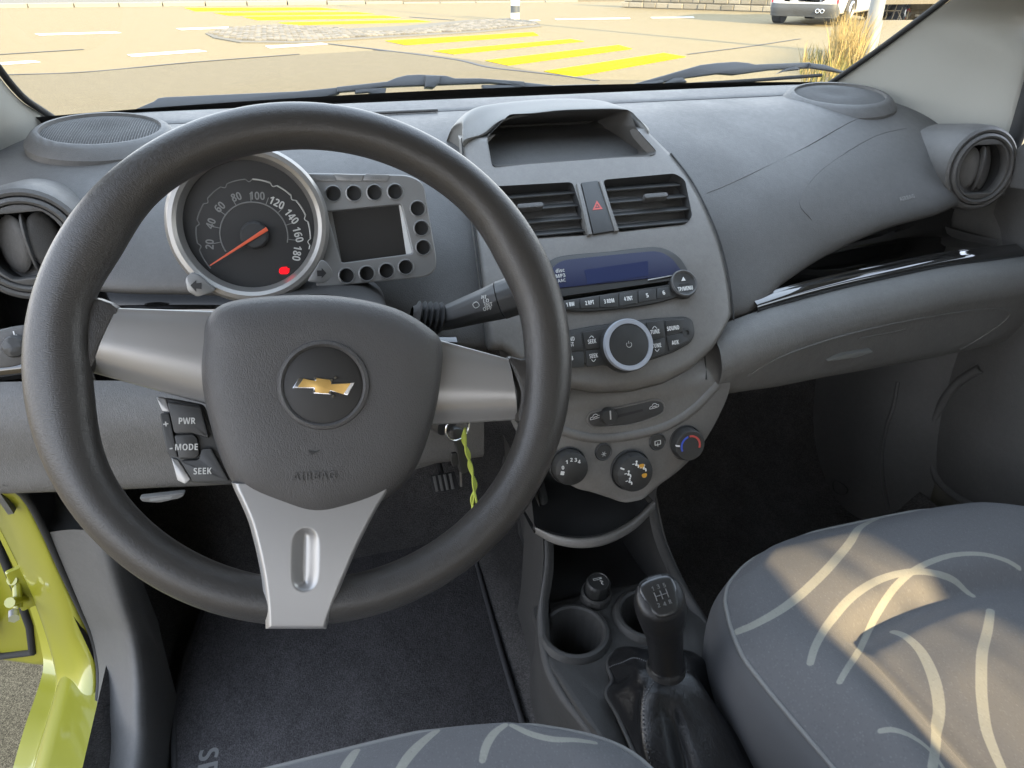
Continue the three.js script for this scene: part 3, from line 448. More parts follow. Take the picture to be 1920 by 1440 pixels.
{ const c = fCtrl.p(1180, 646, 0.016), f = fCtrl.at(c[0], c[1], 0), k = part(ctrl, 'volume_knob', turned(f, [[0.0298, -0.002], [0.0294, 0.010], [0.0284, 0.0125]], 56), M.button);
  part(k, 'knob_ring', turned(f, [[0.0288, 0.010], [0.0288, 0.0145], [0.0280, 0.0162], [0.0234, 0.0160], [0.0228, 0.0135]], 56), std({ color: lin(0.33, 0.35, 0.39), roughness: 0.45, metalness: 0.15 }));
  part(k, 'knob_face', turned(f, [[0.0230, 0.0128], [0.0230, 0.0150], [0.020, 0.0156], [0, 0.0150]], 48), M.button);
  const s = Array.from({ length: 13 }, (_, i) => { const a = (-230 + i * 280 / 12) * Math.PI / 180; return f.w(0.0030 * Math.cos(a + 0.0), 0.0030 * Math.sin(a), 0.0153); });
  part(k, 'power_symbol', [tube(s, 0.00035, 2, 4), tube([f.w(0, 0.0010, 0.0153), f.w(0, 0.0040, 0.0153)], 0.00035, 2, 4)], M.print); }

// climate panel below, bowl-shaped
const cProf = [[0.80, -0.698], [0.765, -0.676], [0.745, -0.668], [0.727, -0.662], [0.70, -0.652], [0.67, -0.642], [0.64, -0.634], [0.618, -0.632]];
const cZ = y => { for (let i = 0; i < cProf.length - 1; i++) if (y <= cProf[i][0] && y >= cProf[i + 1][0]) { const k = (cProf[i][0] - y) / (cProf[i][0] - cProf[i + 1][0]); return cProf[i][1] + k * (cProf[i + 1][1] - cProf[i][1]); } return y > 0.8 ? -0.7 : -0.632; };
function onClim(px, py) { const r = ray(px, py); let a = 0.4, b = 1.4; for (let i = 0; i < 50; i++) { const t = (a + b) / 2, q = EYE.clone().addScaledVector(r, t); if (q.z > cZ(q.y)) a = t; else b = t; } return EYE.clone().addScaledVector(r, a); }
const rimPx = [[1374, 690], [1378, 738], [1352, 800], [1320, 852], [1285, 890], [1258, 908], [1235, 924], [1215, 935]];
const cw = rimPx.map(p => onClim(...p));
const climRows = cw.map((p, i) => { const w = Math.max(0.01, p.x), y = p.y, N = 10, r = []; for (let k = 0; k <= N; k++) { const u = -1 + 2 * k / N; r.push(V(u * w, y, cZ(y) - 0.012 * Math.pow(Math.abs(u), 4))); } return r; });
climRows.unshift(climRows[0].map(p => V(p.x, 0.81, -0.735)));
climRows.push(climRows[climRows.length - 1].map(p => V(p.x, p.y - 0.004, p.z - 0.02)));
climRows.push(climRows[climRows.length - 1].map(p => V(p.x, p.y + 0.01, p.z - 0.10)));
const clim = part(stack, 'climate_panel', loft(climRows, 3, 6), M.stack);
const arcPx = [[1062, 800], [1110, 812], [1180, 818], [1240, 803], [1300, 768], [1345, 722], [1372, 690]];
{ const a = hits(clim, arcPx, -0.003); part(clim, 'ridge', tube([...a.slice().reverse().filter(p => p.x > 0.005), ...a.filter(p => p.x > 0.005).map(mir)], 0.0065, 8, 10), M.stack); }
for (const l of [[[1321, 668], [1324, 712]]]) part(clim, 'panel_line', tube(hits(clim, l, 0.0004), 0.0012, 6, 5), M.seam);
const fClim = px => { const h = hit(clim, ...px, 0); return new Frame(h.p, V(0, 0.27, 0.963)); };
{ const f = fClim([1170, 776]), sl = smooth(f.ps([[1101, 783], [1112, 772], [1160, 764], [1225, 750], [1243, 758], [1238, 776], [1180, 796], [1120, 800], [1105, 795]]), 5), b = part(clim, 'air_slider', slab(f, sl, -0.002, 0.0015, 0.001), M.dark);
  part(b, 'slider_slot', slab(f, rounded(f.ps([[1150, 780], [1205, 767], [1206, 771], [1152, 785]], 0.002), 0.001), 0.001, 0.0018), M.cavity);
  part(b, 'slider_surround', tube(sl.filter((_, i) => i % 3 === 0).map(([x, y]) => f.w(x, y, 0.0008)), 0.0012, 3, 6, true), M.stack);
  const c = f.p(1143, 782, 0.008), fk = f.at(c[0], c[1], 0.001); const k = part(b, 'slider_knob', turned(fk, [[0.0098, 0], [0.0095, 0.007], [0.0085, 0.009], [0, 0.0095]], 28), M.button); part(k, 'pointer', slab(fk, [[-0.0006, -0.002], [0.0006, -0.002], [0.0006, 0.008], [-0.0006, 0.008]], 0.009, 0.0105), M.print);
  for (const [x, y] of [[1115, 783], [1226, 763]]) { const q = f.p(x, y, 0.002), fr = f.at(q[0], q[1], 0.0018).spin(10); part(b, 'car_symbol', [tube([[-0.0055, -0.001], [-0.0045, 0.0012], [-0.002, 0.0014], [-0.0005, 0.0034], [0.003, 0.0032], [0.0042, 0.0012], [0.0062, 0.0008], [0.0060, -0.0012], [0.001, -0.0016], [-0.0055, -0.001]].map(p => fr.w(...p, 0)), 0.00035, 3, 4), tube([[-0.002, -0.0002], [0.001, 0.0005], [0.0035, -0.0004]].map(p => fr.w(...p, 0)), 0.0005, 3, 4)], M.white); } }
function dial(px, py, r, hgt) { const f = fClim([px, py + 12]), c = f.p(px, py, hgt), g = f.at(c[0], c[1], 0); const k = part(clim, 'climate_knob', turned(g, [[r * 1.04, -0.012], [r * 1.04, 0.001], [r, 0.002], [r * 0.98, hgt - 0.003], [r * 0.94, hgt - 0.0008], [r * 0.88, hgt], [0, hgt]], 44), M.button); part(k, 'knob_groove', turned(g, [[r * 1.09, 0.0035], [r * 1.05, 0.0045], [r * 1.0, 0.002]], 44), M.cavity); return [k, g, hgt + 0.0002]; }
{ const [k, g, h] = dial(1073, 880, 0.0200, 0.017), nums = ['0', '1', '2', '3', '4'], ang = [160, 122, 92, 66, 42];
  nums.forEach((s, i) => lettering(k, s, g, 0, 0, 0, M.white, { ab: [0.0115 * Math.cos(ang[i] * Math.PI / 180), 0.0115 * Math.sin(ang[i] * Math.PI / 180)], size: 0.0042, h }));
  for (let i = 0; i < 4; i++) { const a = i * Math.PI / 2 + 0.5; part(k, 'fan_symbol', slab(g, circ(-0.0118 + 0.0014 * Math.cos(a), -0.0025 + 0.0014 * Math.sin(a), 0.0013, 10), h - 0.0002, h + 0.0002), M.white); } }
{ const [k, g, h] = dial(1192, 889, 0.0225, 0.018);
  const figure = (a, b, mat) => part(k, 'airflow_symbol', [slab(g, circ(a + 0.001, b + 0.0034, 0.0012, 12), h - 0.0002, h + 0.0002), tube([[a + 0.0014, b + 0.0018], [a - 0.0002, b - 0.0006], [a + 0.0028, b - 0.0012], [a + 0.0030, b - 0.0040]].map(p => g.w(...p, h)), 0.00085, 3, 5), tube([[a - 0.0044, b + 0.0010], [a - 0.0016, b + 0.0010]].map(p => g.w(...p, h)), 0.0005, 2, 4)], mat);
  figure(-0.0085, -0.0075, M.white); figure(-0.0095, 0.0015, M.white); figure(0.0005, 0.0115, M.white); figure(0.0095, 0.0055, M.white);
  for (const [a, b] of [[0.0075, 0.0085], [0.0105, -0.0035]]) part(k, 'defrost_symbol', slab(g, smooth([[a - 0.0032, b + 0.0016], [a, b + 0.0026], [a + 0.0032, b + 0.0016], [a + 0.0018, b - 0.0022], [a - 0.0018, b - 0.0022]], 3), h - 0.0001, h + 0.00025), M.amber);
  part(k, 'pointer', slab(g, rounded([[-0.0185, 0.0095], [-0.0142, 0.0073], [-0.0133, 0.0088], [-0.0176, 0.0112]], 0.0005), h - 0.004, h + 0.0002), M.white); }
{ const [k, g, h] = dial(1295, 836, 0.0195, 0.017);
  for (const [a0, a1, m, s] of [[205, 105, M.blue, 'cold_band'], [95, -20, M.red, 'hot_band']]) { const o = [], n = []; for (let i = 0; i <= 12; i++) { const t = (a0 + (a1 - a0) * i / 12) * Math.PI / 180; o.push([0.0128 * Math.cos(t), 0.0128 * Math.sin(t)]); n.push([0.0106 * Math.cos(t), 0.0106 * Math.sin(t)]); } part(k, s, slab(g, [...o, ...n.reverse()], h - 0.0002, h + 0.0002), m); }
  part(k, 'pointer', slab(g, rounded([[-0.0185, 0.002], [-0.0138, 0.001], [-0.0138, 0.0028], [-0.0185, 0.0038]], 0.0005), h - 0.004, h + 0.0002), M.white); }
for (const [px, py, kind] of [[1131, 847, 0], [1232, 828, 1]]) { const f = fClim([px, py]), b = part(clim, 'climate_button', turned(f, [[0.0105, -0.004], [0.0105, 0.0012], [0.0095, 0.0022], [0.0085, 0.0014], [0, 0.0016]], 28), M.button);
  if (!kind) { const st = []; for (let i = 0; i < 3; i++) { const a = i * Math.PI / 3; st.push(tube([f.w(-0.0030 * Math.cos(a), -0.0022 - 0.0030 * Math.sin(a), 0.0018), f.w(0.0030 * Math.cos(a), -0.0022 + 0.0030 * Math.sin(a), 0.0018)], 0.0004, 2, 4)); } part(b, 'snowflake_symbol', st, M.print); }
  else part(b, 'rear_demister_symbol', [slab(f, rounded([[-0.004, -0.004], [0.004, -0.0034], [0.004, 0.0022], [-0.004, 0.0016]], 0.001), 0.0015, 0.002, 0, [rounded([[-0.003, -0.003], [0.003, -0.0026], [0.003, 0.0014], [-0.003, 0.0010]], 0.0006)]), tube([f.w(0, -0.0052, 0.0018), f.w(0, -0.0005, 0.0018)], 0.0005, 2, 4)], M.print); }

// open tray under the climate panel
const lipTop = [[1002, 987], [1040, 1003], [1090, 1010], [1140, 1002], [1190, 975], [1227, 941]], lipBot = [[1003, 1000], [1040, 1020], [1090, 1028], [1140, 1020], [1190, 993], [1226, 956]];
{ const yy = [0.585, 0.583, 0.582, 0.583, 0.585, 0.588], a = lipTop.map((p, i) => atY(...p, yy[i])), b = a.map((p, i) => atY(...lipBot[i], yy[i] - 0.012)); 
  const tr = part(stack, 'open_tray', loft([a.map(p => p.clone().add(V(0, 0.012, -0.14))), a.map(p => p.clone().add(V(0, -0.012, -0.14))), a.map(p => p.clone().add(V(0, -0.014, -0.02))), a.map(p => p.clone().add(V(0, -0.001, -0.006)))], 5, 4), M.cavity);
  part(tr, 'tray_lip', loft([a.map(p => p.clone().add(V(0, -0.004, -0.007))), a, a.map((p, i) => p.clone().lerp(b[i], 0.3).add(V(0, 0, 0.003))), b, b.map(p => p.clone().add(V(0, -0.006, -0.02)))], 5, 4), M.stack);
  part(tr, 'tray_side', loft([[a[0].clone(), a[0].clone().add(V(0, -0.02, -0.12))], [a[0].clone().add(V(-0.006, 0.06, 0.0)), a[0].clone().add(V(-0.006, 0.06, -0.12))]], 3, 3), M.dark);
  part(tr, 'tray_side', loft([[a[5].clone(), a[5].clone().add(V(0, -0.02, -0.12))], [a[5].clone().add(V(0.004, 0.05, 0.0)), a[5].clone().add(V(0.004, 0.05, -0.12))]], 3, 3), M.dark); }

// ---------------------------------------------------------------- instrument cluster on the steering column
const clusterBase = V(-0.37, 0.86, -0.74);
const cluster = thing('instrument_cluster', 'round speedometer with silver bezel joined to small grey display pod', 'instrument cluster', clusterBase);
{
  const f0 = Frame.tilt(along(467, 421, 0.715), 17), q = f0.p(467, 421), f = f0.at(q[0], q[1], 0);
  const R = 0.0715;
  const bez = part(cluster, 'speedometer_bezel', turned(f, [[R - 0.012, -0.07], [R + 0.001, -0.035], [R + 0.0035, -0.006], [R + 0.003, 0.002], [R, 0.006], [R - 0.004, 0.0068], [R - 0.0075, 0.0045], [R - 0.009, -0.001], [R - 0.011, -0.012]], 72), M.bezel);
  const face = part(cluster, 'speedometer_dial', slab(f, circ(0, 0, R - 0.009, 64), -0.016, -0.014), std({ color: lin(0.016, 0.0155, 0.015), roughness: 0.6 }));
  const h = -0.0138, put = (px, py) => { const a = f.p(px, py, h); return f.w(a[0], a[1], h); };
  const c = f.p(477, 441, h), rIn = f.p(541, 447, h)[0] - c[0], rOut = f.p(583, 445, h)[0] - c[0];
  const pol = (r, deg) => f.w(c[0] + r * Math.cos(deg * Math.PI / 180), c[1] + r * Math.sin(deg * Math.PI / 180), h);
  const angs = [208, 187, 163, 138, 113, 87, 62, 38, 13, -12].slice(1), A0 = 212, A1 = -20;
  const arc = (r, a, b, n = 8) => Array.from({ length: n + 1 }, (_, i) => pol(r, a + (b - a) * i / n));
  part(face, 'dial_arc', tube(arc(rIn, 205, -18, 28), 0.0007, 2, 4), M.dimprint);
  let prev = A0; for (const a of [...angs, A1]) { const e = a === A1 ? A1 : a + 3.5; part(face, 'dial_arc', tube(arc(rOut, prev, e, 5), a < 70 ? 0.0008 : 0.0006, 2, 4), a < 70 ? M.print : M.dimprint); if (a !== A1) { part(face, 'dial_notch', tube([pol(rOut, a + 3.5), pol(rOut * 0.955, a), pol(rOut, a - 3.5)], 0.0005, 3, 4), a < 70 ? M.print : M.dimprint); part(face, 'dial_tick', tube([pol(rIn, a), pol(rIn * 1.24, a)], 0.0004, 1, 4), M.dimprint); } prev = a - 3.5; }
  const nums = [['20', 393, 458, 80], ['40', 395, 419, 62], ['60', 412, 388, 38], ['80', 443, 369, 14], ['100', 482, 367, -6], ['120', 519, 380, -32], ['140', 547, 406, -58], ['160', 559, 440, -82], ['180', 557, 475, -106]];
  nums.forEach(([s, x, y, r], i) => lettering(face, s, f, x, y, 14.5, i < 5 ? M.dimprint : M.print, { h, rot: r, sx: 0.86, name: 'dial_number' }));
  const hub = f.at(c[0], c[1], 0); part(face, 'needle_hub', turned(hub, [[0.0135, -0.014], [0.013, -0.008], [0.011, -0.006], [0, -0.0055]], 36), M.cavity);
  const a = f.p(394, 498, -0.008), b = f.p(501, 429, -0.005), d = [b[0] - a[0], b[1] - a[1]], l = Math.hypot(...d), nx = -d[1] / l, ny = d[0] / l;
  part(face, 'needle', slab(f, [[a[0] + nx * 0.0005, a[1] + ny * 0.0005], [a[0] - nx * 0.0005, a[1] - ny * 0.0005], [b[0] - nx * 0.0019, b[1] - ny * 0.0019], [b[0] + nx * 0.0019, b[1] + ny * 0.0019]], -0.0066, -0.0046, 0.0004), M.needle);
  part(face, 'warning_lamp', slab(f, rounded(f.ps([[524, 504], [528, 501], [538, 500], [539, 503], [543, 503], [542, 511], [538, 514], [526, 514], [523, 510]], h), 0.0005), -0.014, h + 0.0002), M.lamp, { label: 'lit red engine warning lamp' });
  // display pod
  const p0 = Frame.tilt(along(690, 430, 0.752), 19, -4), out = p0.ps([[568, 324], [766, 328], [794, 342], [819, 486], [816, 508], [800, 519], [590, 540], [596, 515], [608, 480], [612, 440], [607, 400], [592, 360]]);
  const scr = p0.ps([[612, 397], [752, 383], [774, 475], [640, 493]]);
  const holesPx = [[625, 363], [664, 362.5], [702.5, 361], [741, 359.5], [783.5, 391], [790.5, 428], [794, 464], [650, 517], [688, 513], [725, 508], [761, 501]];
  const hs = holesPx.map(p => p0.p(...p)), hr = 0.0072;
  const pod = part(cluster, 'display_pod', slab(p0, rounded(out, 0.009), -0.030, 0, 0.0012, [rounded(scr, 0.003), ...hs.map(c2 => circ(c2[0], c2[1], hr, 24))], 0.2), M.pod);
  part(pod, 'pod_back', slab(p0, rounded(out, 0.012).map(([x, y]) => [x * 0.97, y * 0.97]), -0.034, -0.0295), M.dark);
  part(pod, 'display_screen', slab(p0, scr.map(([x, y]) => [x * 1.02, y * 1.02]), -0.0105, -0.009), phy({ color: lin(0.013, 0.0125, 0.012), roughness: 0.35, clearcoat: 0.5, clearcoatRoughness: 0.2 }), { label: 'blank dark display screen' });
  part(pod, 'screen_border', slab(p0, p0.ps([[610, 396], [622, 396], [641, 493], [636, 494]], -0.008), -0.009, -0.0075), M.pod);
  part(pod, 'screen_border', slab(p0, p0.ps([[748, 384], [758, 383], [776, 475], [762, 478]], -0.006), -0.009, -0.005), M.white);
  for (const [x, y] of hs) { const r = part(pod, 'indicator_ring', turned(p0.at(x, y, 0), [[hr + 0.0016, -0.001], [hr + 0.0013, 0.0008], [hr + 0.0003, 0.0012], [hr - 0.0002, -0.001], [hr - 0.0003, -0.006]], 28), M.pod); part(r, 'indicator_lens', slab(p0, circ(x, y, hr, 20), -0.008, -0.006), M.cavity); }
  for (const [a2, b2, c2, d2, s] of [[577, 624, 630, 590, 'MODE'], [626, 683, 678, 632, 'TRIP'], [685, 731, 727, 680, 'CLOCK']]) { const k = part(pod, 'pod_button', slab(p0, rounded(p0.ps([[a2, 326], [b2, 328], [c2, 340], [d2, 339]]), 0.0012), -0.004, 0.0012, 0.0006), M.pod); lettering(k, s, p0, (a2 + b2 + c2 + d2) / 4, 334, 6, M.dimprint, { h: 0.0013, sx: 0.8 }); }
  // turn signal arrows either side of the dial
  for (const [o2, ar, z] of [[[[347, 523], [358, 510], [376, 517], [404, 543], [398, 548], [370, 557], [352, 546]], [[357, 535], [368, 525], [368, 531], [378, 530], [378, 542], [368, 541], [368, 547]], 0], [[[576, 528], [602, 487], [612, 491], [624, 508], [622, 520], [608, 531]], [[612, 512], [603, 502], [603, 507], [594, 507], [595, 518], [603, 518], [603, 522]], 1]]) {
    const fa = Frame.tilt(along(o2[0][0] + 15, o2[0][1], z ? 0.69 : 0.70), 17), b3 = part(cluster, 'turn_signal_lamp', slab(fa, rounded(fa.ps(o2), 0.003), -0.012, 0.002, 0.0015), M.pod); part(b3, 'arrow_symbol', slab(fa, fa.ps(ar, 0.002), 0.0015, 0.0024), M.blackprint); }
}
const column = thing('steering_column', 'dark plastic shroud round the steering column behind the wheel', 'steering column', V(-0.33, 0.80, -0.65));
part(column, 'shroud', loft([[-0.50, 0.93], [-0.535, 0.915], [-0.62, 0.885], [-0.80, 0.85]].map(([z, y], i) => { const w = [0.05, 0.062, 0.068, 0.08][i], hh = [0.03, 0.042, 0.05, 0.06][i], r = []; for (let k = 0; k <= 16; k++) { const a = k / 16 * 2 * Math.PI, c = Math.cos(a), s = Math.sin(a), e = 0.6; r.push(V(-0.33 + w * Math.sign(c) * Math.pow(Math.abs(c), e), y + hh * Math.sign(s) * Math.pow(Math.abs(s), e) - hh * 0.3, z)); } return r; }), 3, 4), M.dark);
part(column, 'ignition_barrel', bar(V(-0.25, 0.80, -0.68), V(-0.212, 0.785, -0.635), 0.024, 0.021, 28), M.dark);
part(column, 'lower_shroud', loft([[-0.66, 0.825], [-0.69, 0.75], [-0.73, 0.70]].map(([z, y], i) => [-0.40, -0.33, -0.26, -0.21, -0.19].map((x, k) => V(x, y - 0.02 * i, z + [-0.03, 0, 0.0, -0.01, -0.04][k]))), 5, 5), M.lower);

// ---------------------------------------------------------------- steering wheel, turned a little to the right
const WO = V(-0.332, 0.930, -0.474);
const fW = Frame.tilt(WO, 28);
const wheel = thing('steering_wheel', 'black three-spoke steering wheel with silver spokes and gold emblem', 'steering wheel', WO.clone());
{
  const L = fW.p(38, 690)[0], Rr = fW.p(1070, 650)[0], T = fW.p(560, 192)[1], B = fW.p(560, 1183)[1], ca = (L + Rr) / 2, cb = (T + B) / 2, ra = (Rr - L) / 2, rb = (T - B) / 2;
  const bump = (d, c, w) => { let e = ((d - c + 540) % 360) - 180; return Math.exp(-e * e / (2 * w * w)); };
  const N = 220, K = 28, pos = [], idx = [];
  for (let i = 0; i <= N; i++) { const d = (i % N) * 360 / N, th = d * Math.PI / 180;
    const r = 0.0158 + 0.0030 * bump(d, 143, 9) + 0.0042 * bump(d, 178, 13) + 0.0020 * bump(d, 22, 9) + 0.0022 * bump(d, 352, 14), ax = 0.0150;
    for (let j = 0; j <= K; j++) { const ph = (j % K) * 2 * Math.PI / K, rad = -r + r * Math.cos(ph); pos.push(...fW.w(ca + (ra + rad) * Math.cos(th), cb + (rb + rad) * Math.sin(th), ax * Math.sin(ph)).toArray()); } }
  for (let i = 0; i < N; i++) for (let j = 0; j < K; j++) { const a = i * (K + 1) + j, b = a + K + 1, c = a + 1, d = b + 1; idx.push(a, b, c, c, b, d); }
  const rim = new THREE.BufferGeometry(); rim.setAttribute('position', new THREE.Float32BufferAttribute(pos, 3)); rim.setIndex(idx); rim.computeVertexNormals();
  { const n = rim.attributes.normal, W = K + 1, av = (p, q) => { const v = V(n.getX(p) + n.getX(q), n.getY(p) + n.getY(q), n.getZ(p) + n.getZ(q)).normalize(); n.setXYZ(p, v.x, v.y, v.z); n.setXYZ(q, v.x, v.y, v.z); }; for (let i = 0; i <= N; i++) av(i * W, i * W + K); for (let j = 0; j <= K; j++) av(j, N * W + j); }
  const uv = []; for (let i = 0; i <= N; i++) for (let j = 0; j <= K; j++) uv.push(i / N * 28 / 24, j / K * 2 / 24); rim.setAttribute('uv', new THREE.Float32BufferAttribute(uv, 2));
  part(wheel, 'rim', rim, M.rim, { keepUV: true });
  const spoke = (tl, tr, br, bl, h0 = 0.004, curve = 0.010, inner = -0.004) => { const rows = [], cols = 6, vs = [0, 0.0, 0.06, 0.2, 0.4, 0.6, 0.8, 0.94, 1.0, 1.0];
    vs.forEach((v, k) => { const r = []; for (let c = 0; c <= cols; c++) { const u = c / cols, hh = h0 - curve * Math.pow(Math.abs(2 * v - 0.85), 3) + inner * u * 1.0 - ((k === 0 || k === vs.length - 1) ? 0.014 : 0), x = (1 - v) * ((1 - u) * tl[0] + u * tr[0]) + v * ((1 - u) * bl[0] + u * br[0]), y = (1 - v) * ((1 - u) * tl[1] + u * tr[1]) + v * ((1 - u) * bl[1] + u * br[1]), q = fW.p(x, y, 0); r.push(fW.w(q[0], q[1], hh)); } rows.push(r); });
    rows.forEach(r => { const q = r[0].clone().addScaledVector(fW.n, -0.012); r.unshift(q, r[0].clone().addScaledVector(fW.n, -0.001)); }); return loft(rows, 3, 4); };
  part(wheel, 'spoke', spoke([222, 577], [410, 582], [400, 764], [168, 700]), M.silver);
  part(wheel, 'spoke', spoke([952, 672], [810, 632], [790, 800], [971, 789], 0.004, 0.009), M.silver);
  // dark rim sleeves where the spokes leave it
  part(wheel, 'spoke_root', slab(fW, smooth(fW.ps([[150, 560], [222, 576], [196, 640], [168, 700], [130, 715], [110, 640]]), 4), -0.012, 0.002, 0.004), M.rim);
  part(wheel, 'spoke_root', slab(fW, smooth(fW.ps([[952, 671], [985, 672], [1010, 640], [1030, 720], [1010, 800], [971, 790], [974, 735]]), 4), -0.012, 0.002, 0.004), M.rim);
  { // lower spoke with its soft moulded slot
    const lp = [[905, 432], [945, 452], [980, 467], [1030, 480], [1080, 490], [1130, 496], [1180, 498]], rp = [[905, 738], [945, 712], [985, 690], [1030, 668], [1095, 641], [1145, 622], [1180, 611]];
    const ss1 = t => { t = Math.max(0, Math.min(1, t)); return t * t * (3 - 2 * t); };
    const ip0 = (l, y) => { for (let i = 0; i < l.length - 1; i++) if (y <= l[i + 1][0]) { const k = (y - l[i][0]) / (l[i + 1][0] - l[i][0]); return l[i][1] + k * (l[i + 1][1] - l[i][1]); } return l[l.length - 1][1]; };
    const ip = (l, y) => (ip0(l, Math.max(905, y - 14)) + 2 * ip0(l, y) + ip0(l, Math.min(1180, y + 14))) / 4;
    const NV = 150, NU = 110, p2 = [], ix = [];
    for (let j = -1; j <= NV + 1; j++) for (let i = -1; i <= NU + 1; i++) {
      const v = Math.max(0, Math.min(1, j / NV)), u = Math.max(0, Math.min(1, i / NU)), y = 905 + v * 275, xl = ip(lp, y), xr = ip(rp, y), x = xl + u * (xr - xl), q = fW.p(x, y, 0.012);
      const eL = (x - xl), eR = (xr - x), eB = 1180 - y, ed = Math.min(eL * 0.7, eR, eB), rd = ed < 9 ? 0.004 * Math.pow(1 - ed / 9, 2) : 0;
      const sy = Math.max(0, 1 - Math.pow(Math.abs(y - 1047) / 60, 4)), cxs = 572 - (y - 1047) * 0.02, gx = (x - cxs) / (29 * Math.pow(sy, 0.5) + 0.01), groove = sy > 0 && Math.abs(gx) < 1 ? 0.0055 * Math.pow(Math.cos(gx * Math.PI / 2), 2) * ss1(sy * 1.3) : 0;
      const out = (i < 0 || i > NU || j > NV || j < 0) ? 0.026 : 0;
      p2.push(...fW.w(q[0], q[1], 0.0165 - 0.006 * Math.pow(v - 0.5, 2) - rd - groove - out).toArray());
    }
    const Wd = NU + 3; for (let j = 0; j < NV + 2; j++) for (let i = 0; i < NU + 2; i++) { const k = j * Wd + i; ix.push(k, k + Wd, k + 1, k + 1, k + Wd, k + Wd + 1); }
    const g = new THREE.BufferGeometry(); g.setAttribute('position', new THREE.Float32BufferAttribute(p2, 3)); g.setIndex(ix); g.computeVertexNormals();
    part(wheel, 'lower_spoke', g, M.silver);
  }
  const outline = smooth(fW.ps([[382, 640], [390, 596], [430, 566], [530, 554], [640, 556], [740, 578], [806, 616], [829, 650], [824, 730], [806, 810], [775, 885], [725, 935], [650, 966], [590, 977], [530, 960], [452, 922], [415, 862], [388, 770], [378, 700]]), 5);
  const ce = fW.p(607, 720);
  const cov = part(wheel, 'airbag_cover', domed(fW, outline, -0.014, 0.0235, 5, 22, ce[0], ce[1]), M.cover);
  const e0 = fW.p(607, 722, 0.024), fe = fW.at(e0[0], e0[1], 0);
  part(cov, 'emblem_surround', turned(fe, [[0.0305, 0.0215], [0.0292, 0.0252], [0.0272, 0.0258], [0.0258, 0.0245], [0.0252, 0.022]], 56), M.cover);
  const em = part(cov, 'emblem', slab(fe, circ(0, 0, 0.0256, 56), 0.0215, 0.0240, 0.0006), std({ color: lin(0.018, 0.017, 0.016), roughness: 0.55 }), { label: 'black round emblem with gold bowtie' });
  const tie = [[548.5, 728], [560, 708.5], [590.5, 713], [591, 707], [623, 711], [623, 719], [665.5, 717], [652, 741], [621, 733], [620, 739.5], [588, 737.5], [588, 728]];
  const cx = 606, cy = 724, inset = tie.map(([x, y]) => [x + (x < cx - 30 ? 9 : x > cx + 30 ? -8 : Math.sign(cx - x) * 2.2), y + Math.sign(cy - y) * 1.6]);
  part(em, 'emblem_border', slab(fW, fW.ps(tie, 0.025), 0.0238, 0.0252, 0.0003), M.chrome); part(em, 'bowtie', slab(fW, fW.ps(inset, 0.0255), 0.0250, 0.0257, 0.0002), M.gold);
  for (const [x, y] of [[591, 710], [621.5, 713], [588.5, 734], [618.5, 736.5], [628.5, 708], [624.5, 743]]) { const q = fW.p(x, y, 0.0255); part(em, 'emblem_stud', slab(fW, circ(q[0], q[1], 0.0009, 10), 0.0238, 0.0262), M.chrome); }
  surfaceText(cov, cov, 'AIRBAG', 588, 892, 15, M.cover, -5, 'airbag_lettering');
  { const h = hit(cov, 590, 848, 0.0002), f = new Frame(h.p, h.n); part(cov, 'airbag_symbol', slab(f, [[-0.004, 0.002], [-0.002, -0.0015], [0.004, 0.0012], [0.001, 0.0004], [-0.002, 0.001]], -0.0005, 0.0005), M.cavity); }
  // remote audio switches on the lower left
  const sw = part(wheel, 'audio_switch_pod', slab(fW, rounded(fW.ps([[296, 746], [372, 760], [440, 905], [425, 913], [344, 908], [330, 898], [306, 850]]), 0.003), -0.026, -0.010, 0.002), M.button);
  part(sw, 'pod_trim', slab(fW, rounded(fW.ps([[292, 744], [310, 748], [318, 773], [303, 771]], -0.008), 0.001), -0.022, -0.0085, 0.001), M.silver);
  part(sw, 'pod_trim', slab(fW, rounded(fW.ps([[320, 858], [333, 862], [357, 899], [347, 908], [332, 901]], -0.008), 0.001), -0.022, -0.0085, 0.001), M.silver);
  const wb = (q, s, x, y, sz = 12) => { const b = part(sw, 'switch_button', slab(fW, rounded(fW.ps(q, -0.006), 0.0015), -0.012, -0.0058, 0.0012), M.button); if (s) lettering(b, s, fW, x, y, sz, M.print, { h: -0.0056, rot: -8, sx: 0.85 }); };
  wb([[313, 754], [376, 764], [392, 822], [360, 812], [326, 812]], 'PWR', 351, 789); wb([[326, 816], [362, 814], [370, 822], [374, 852], [366, 860], [335, 861]], 'MODE', 350, 838);
  wb([[338, 864], [372, 862], [378, 842], [396, 840], [430, 902], [362, 904]], 'SEEK', 380, 883); wb([[299, 775], [317, 775], [334, 858], [314, 852], [305, 815]], '', 0, 0);
  lettering(sw, '+', fW, 311, 795, 14, M.print, { h: -0.0056 }); lettering(sw, '-', fW, 321, 841, 14, M.print, { h: -0.0056 });
  part(wheel, 'hub', bar(fW.w(0, 0, -0.075), fW.w(0, 0, -0.012), 0.05, 0.062, 32), M.dark);
}
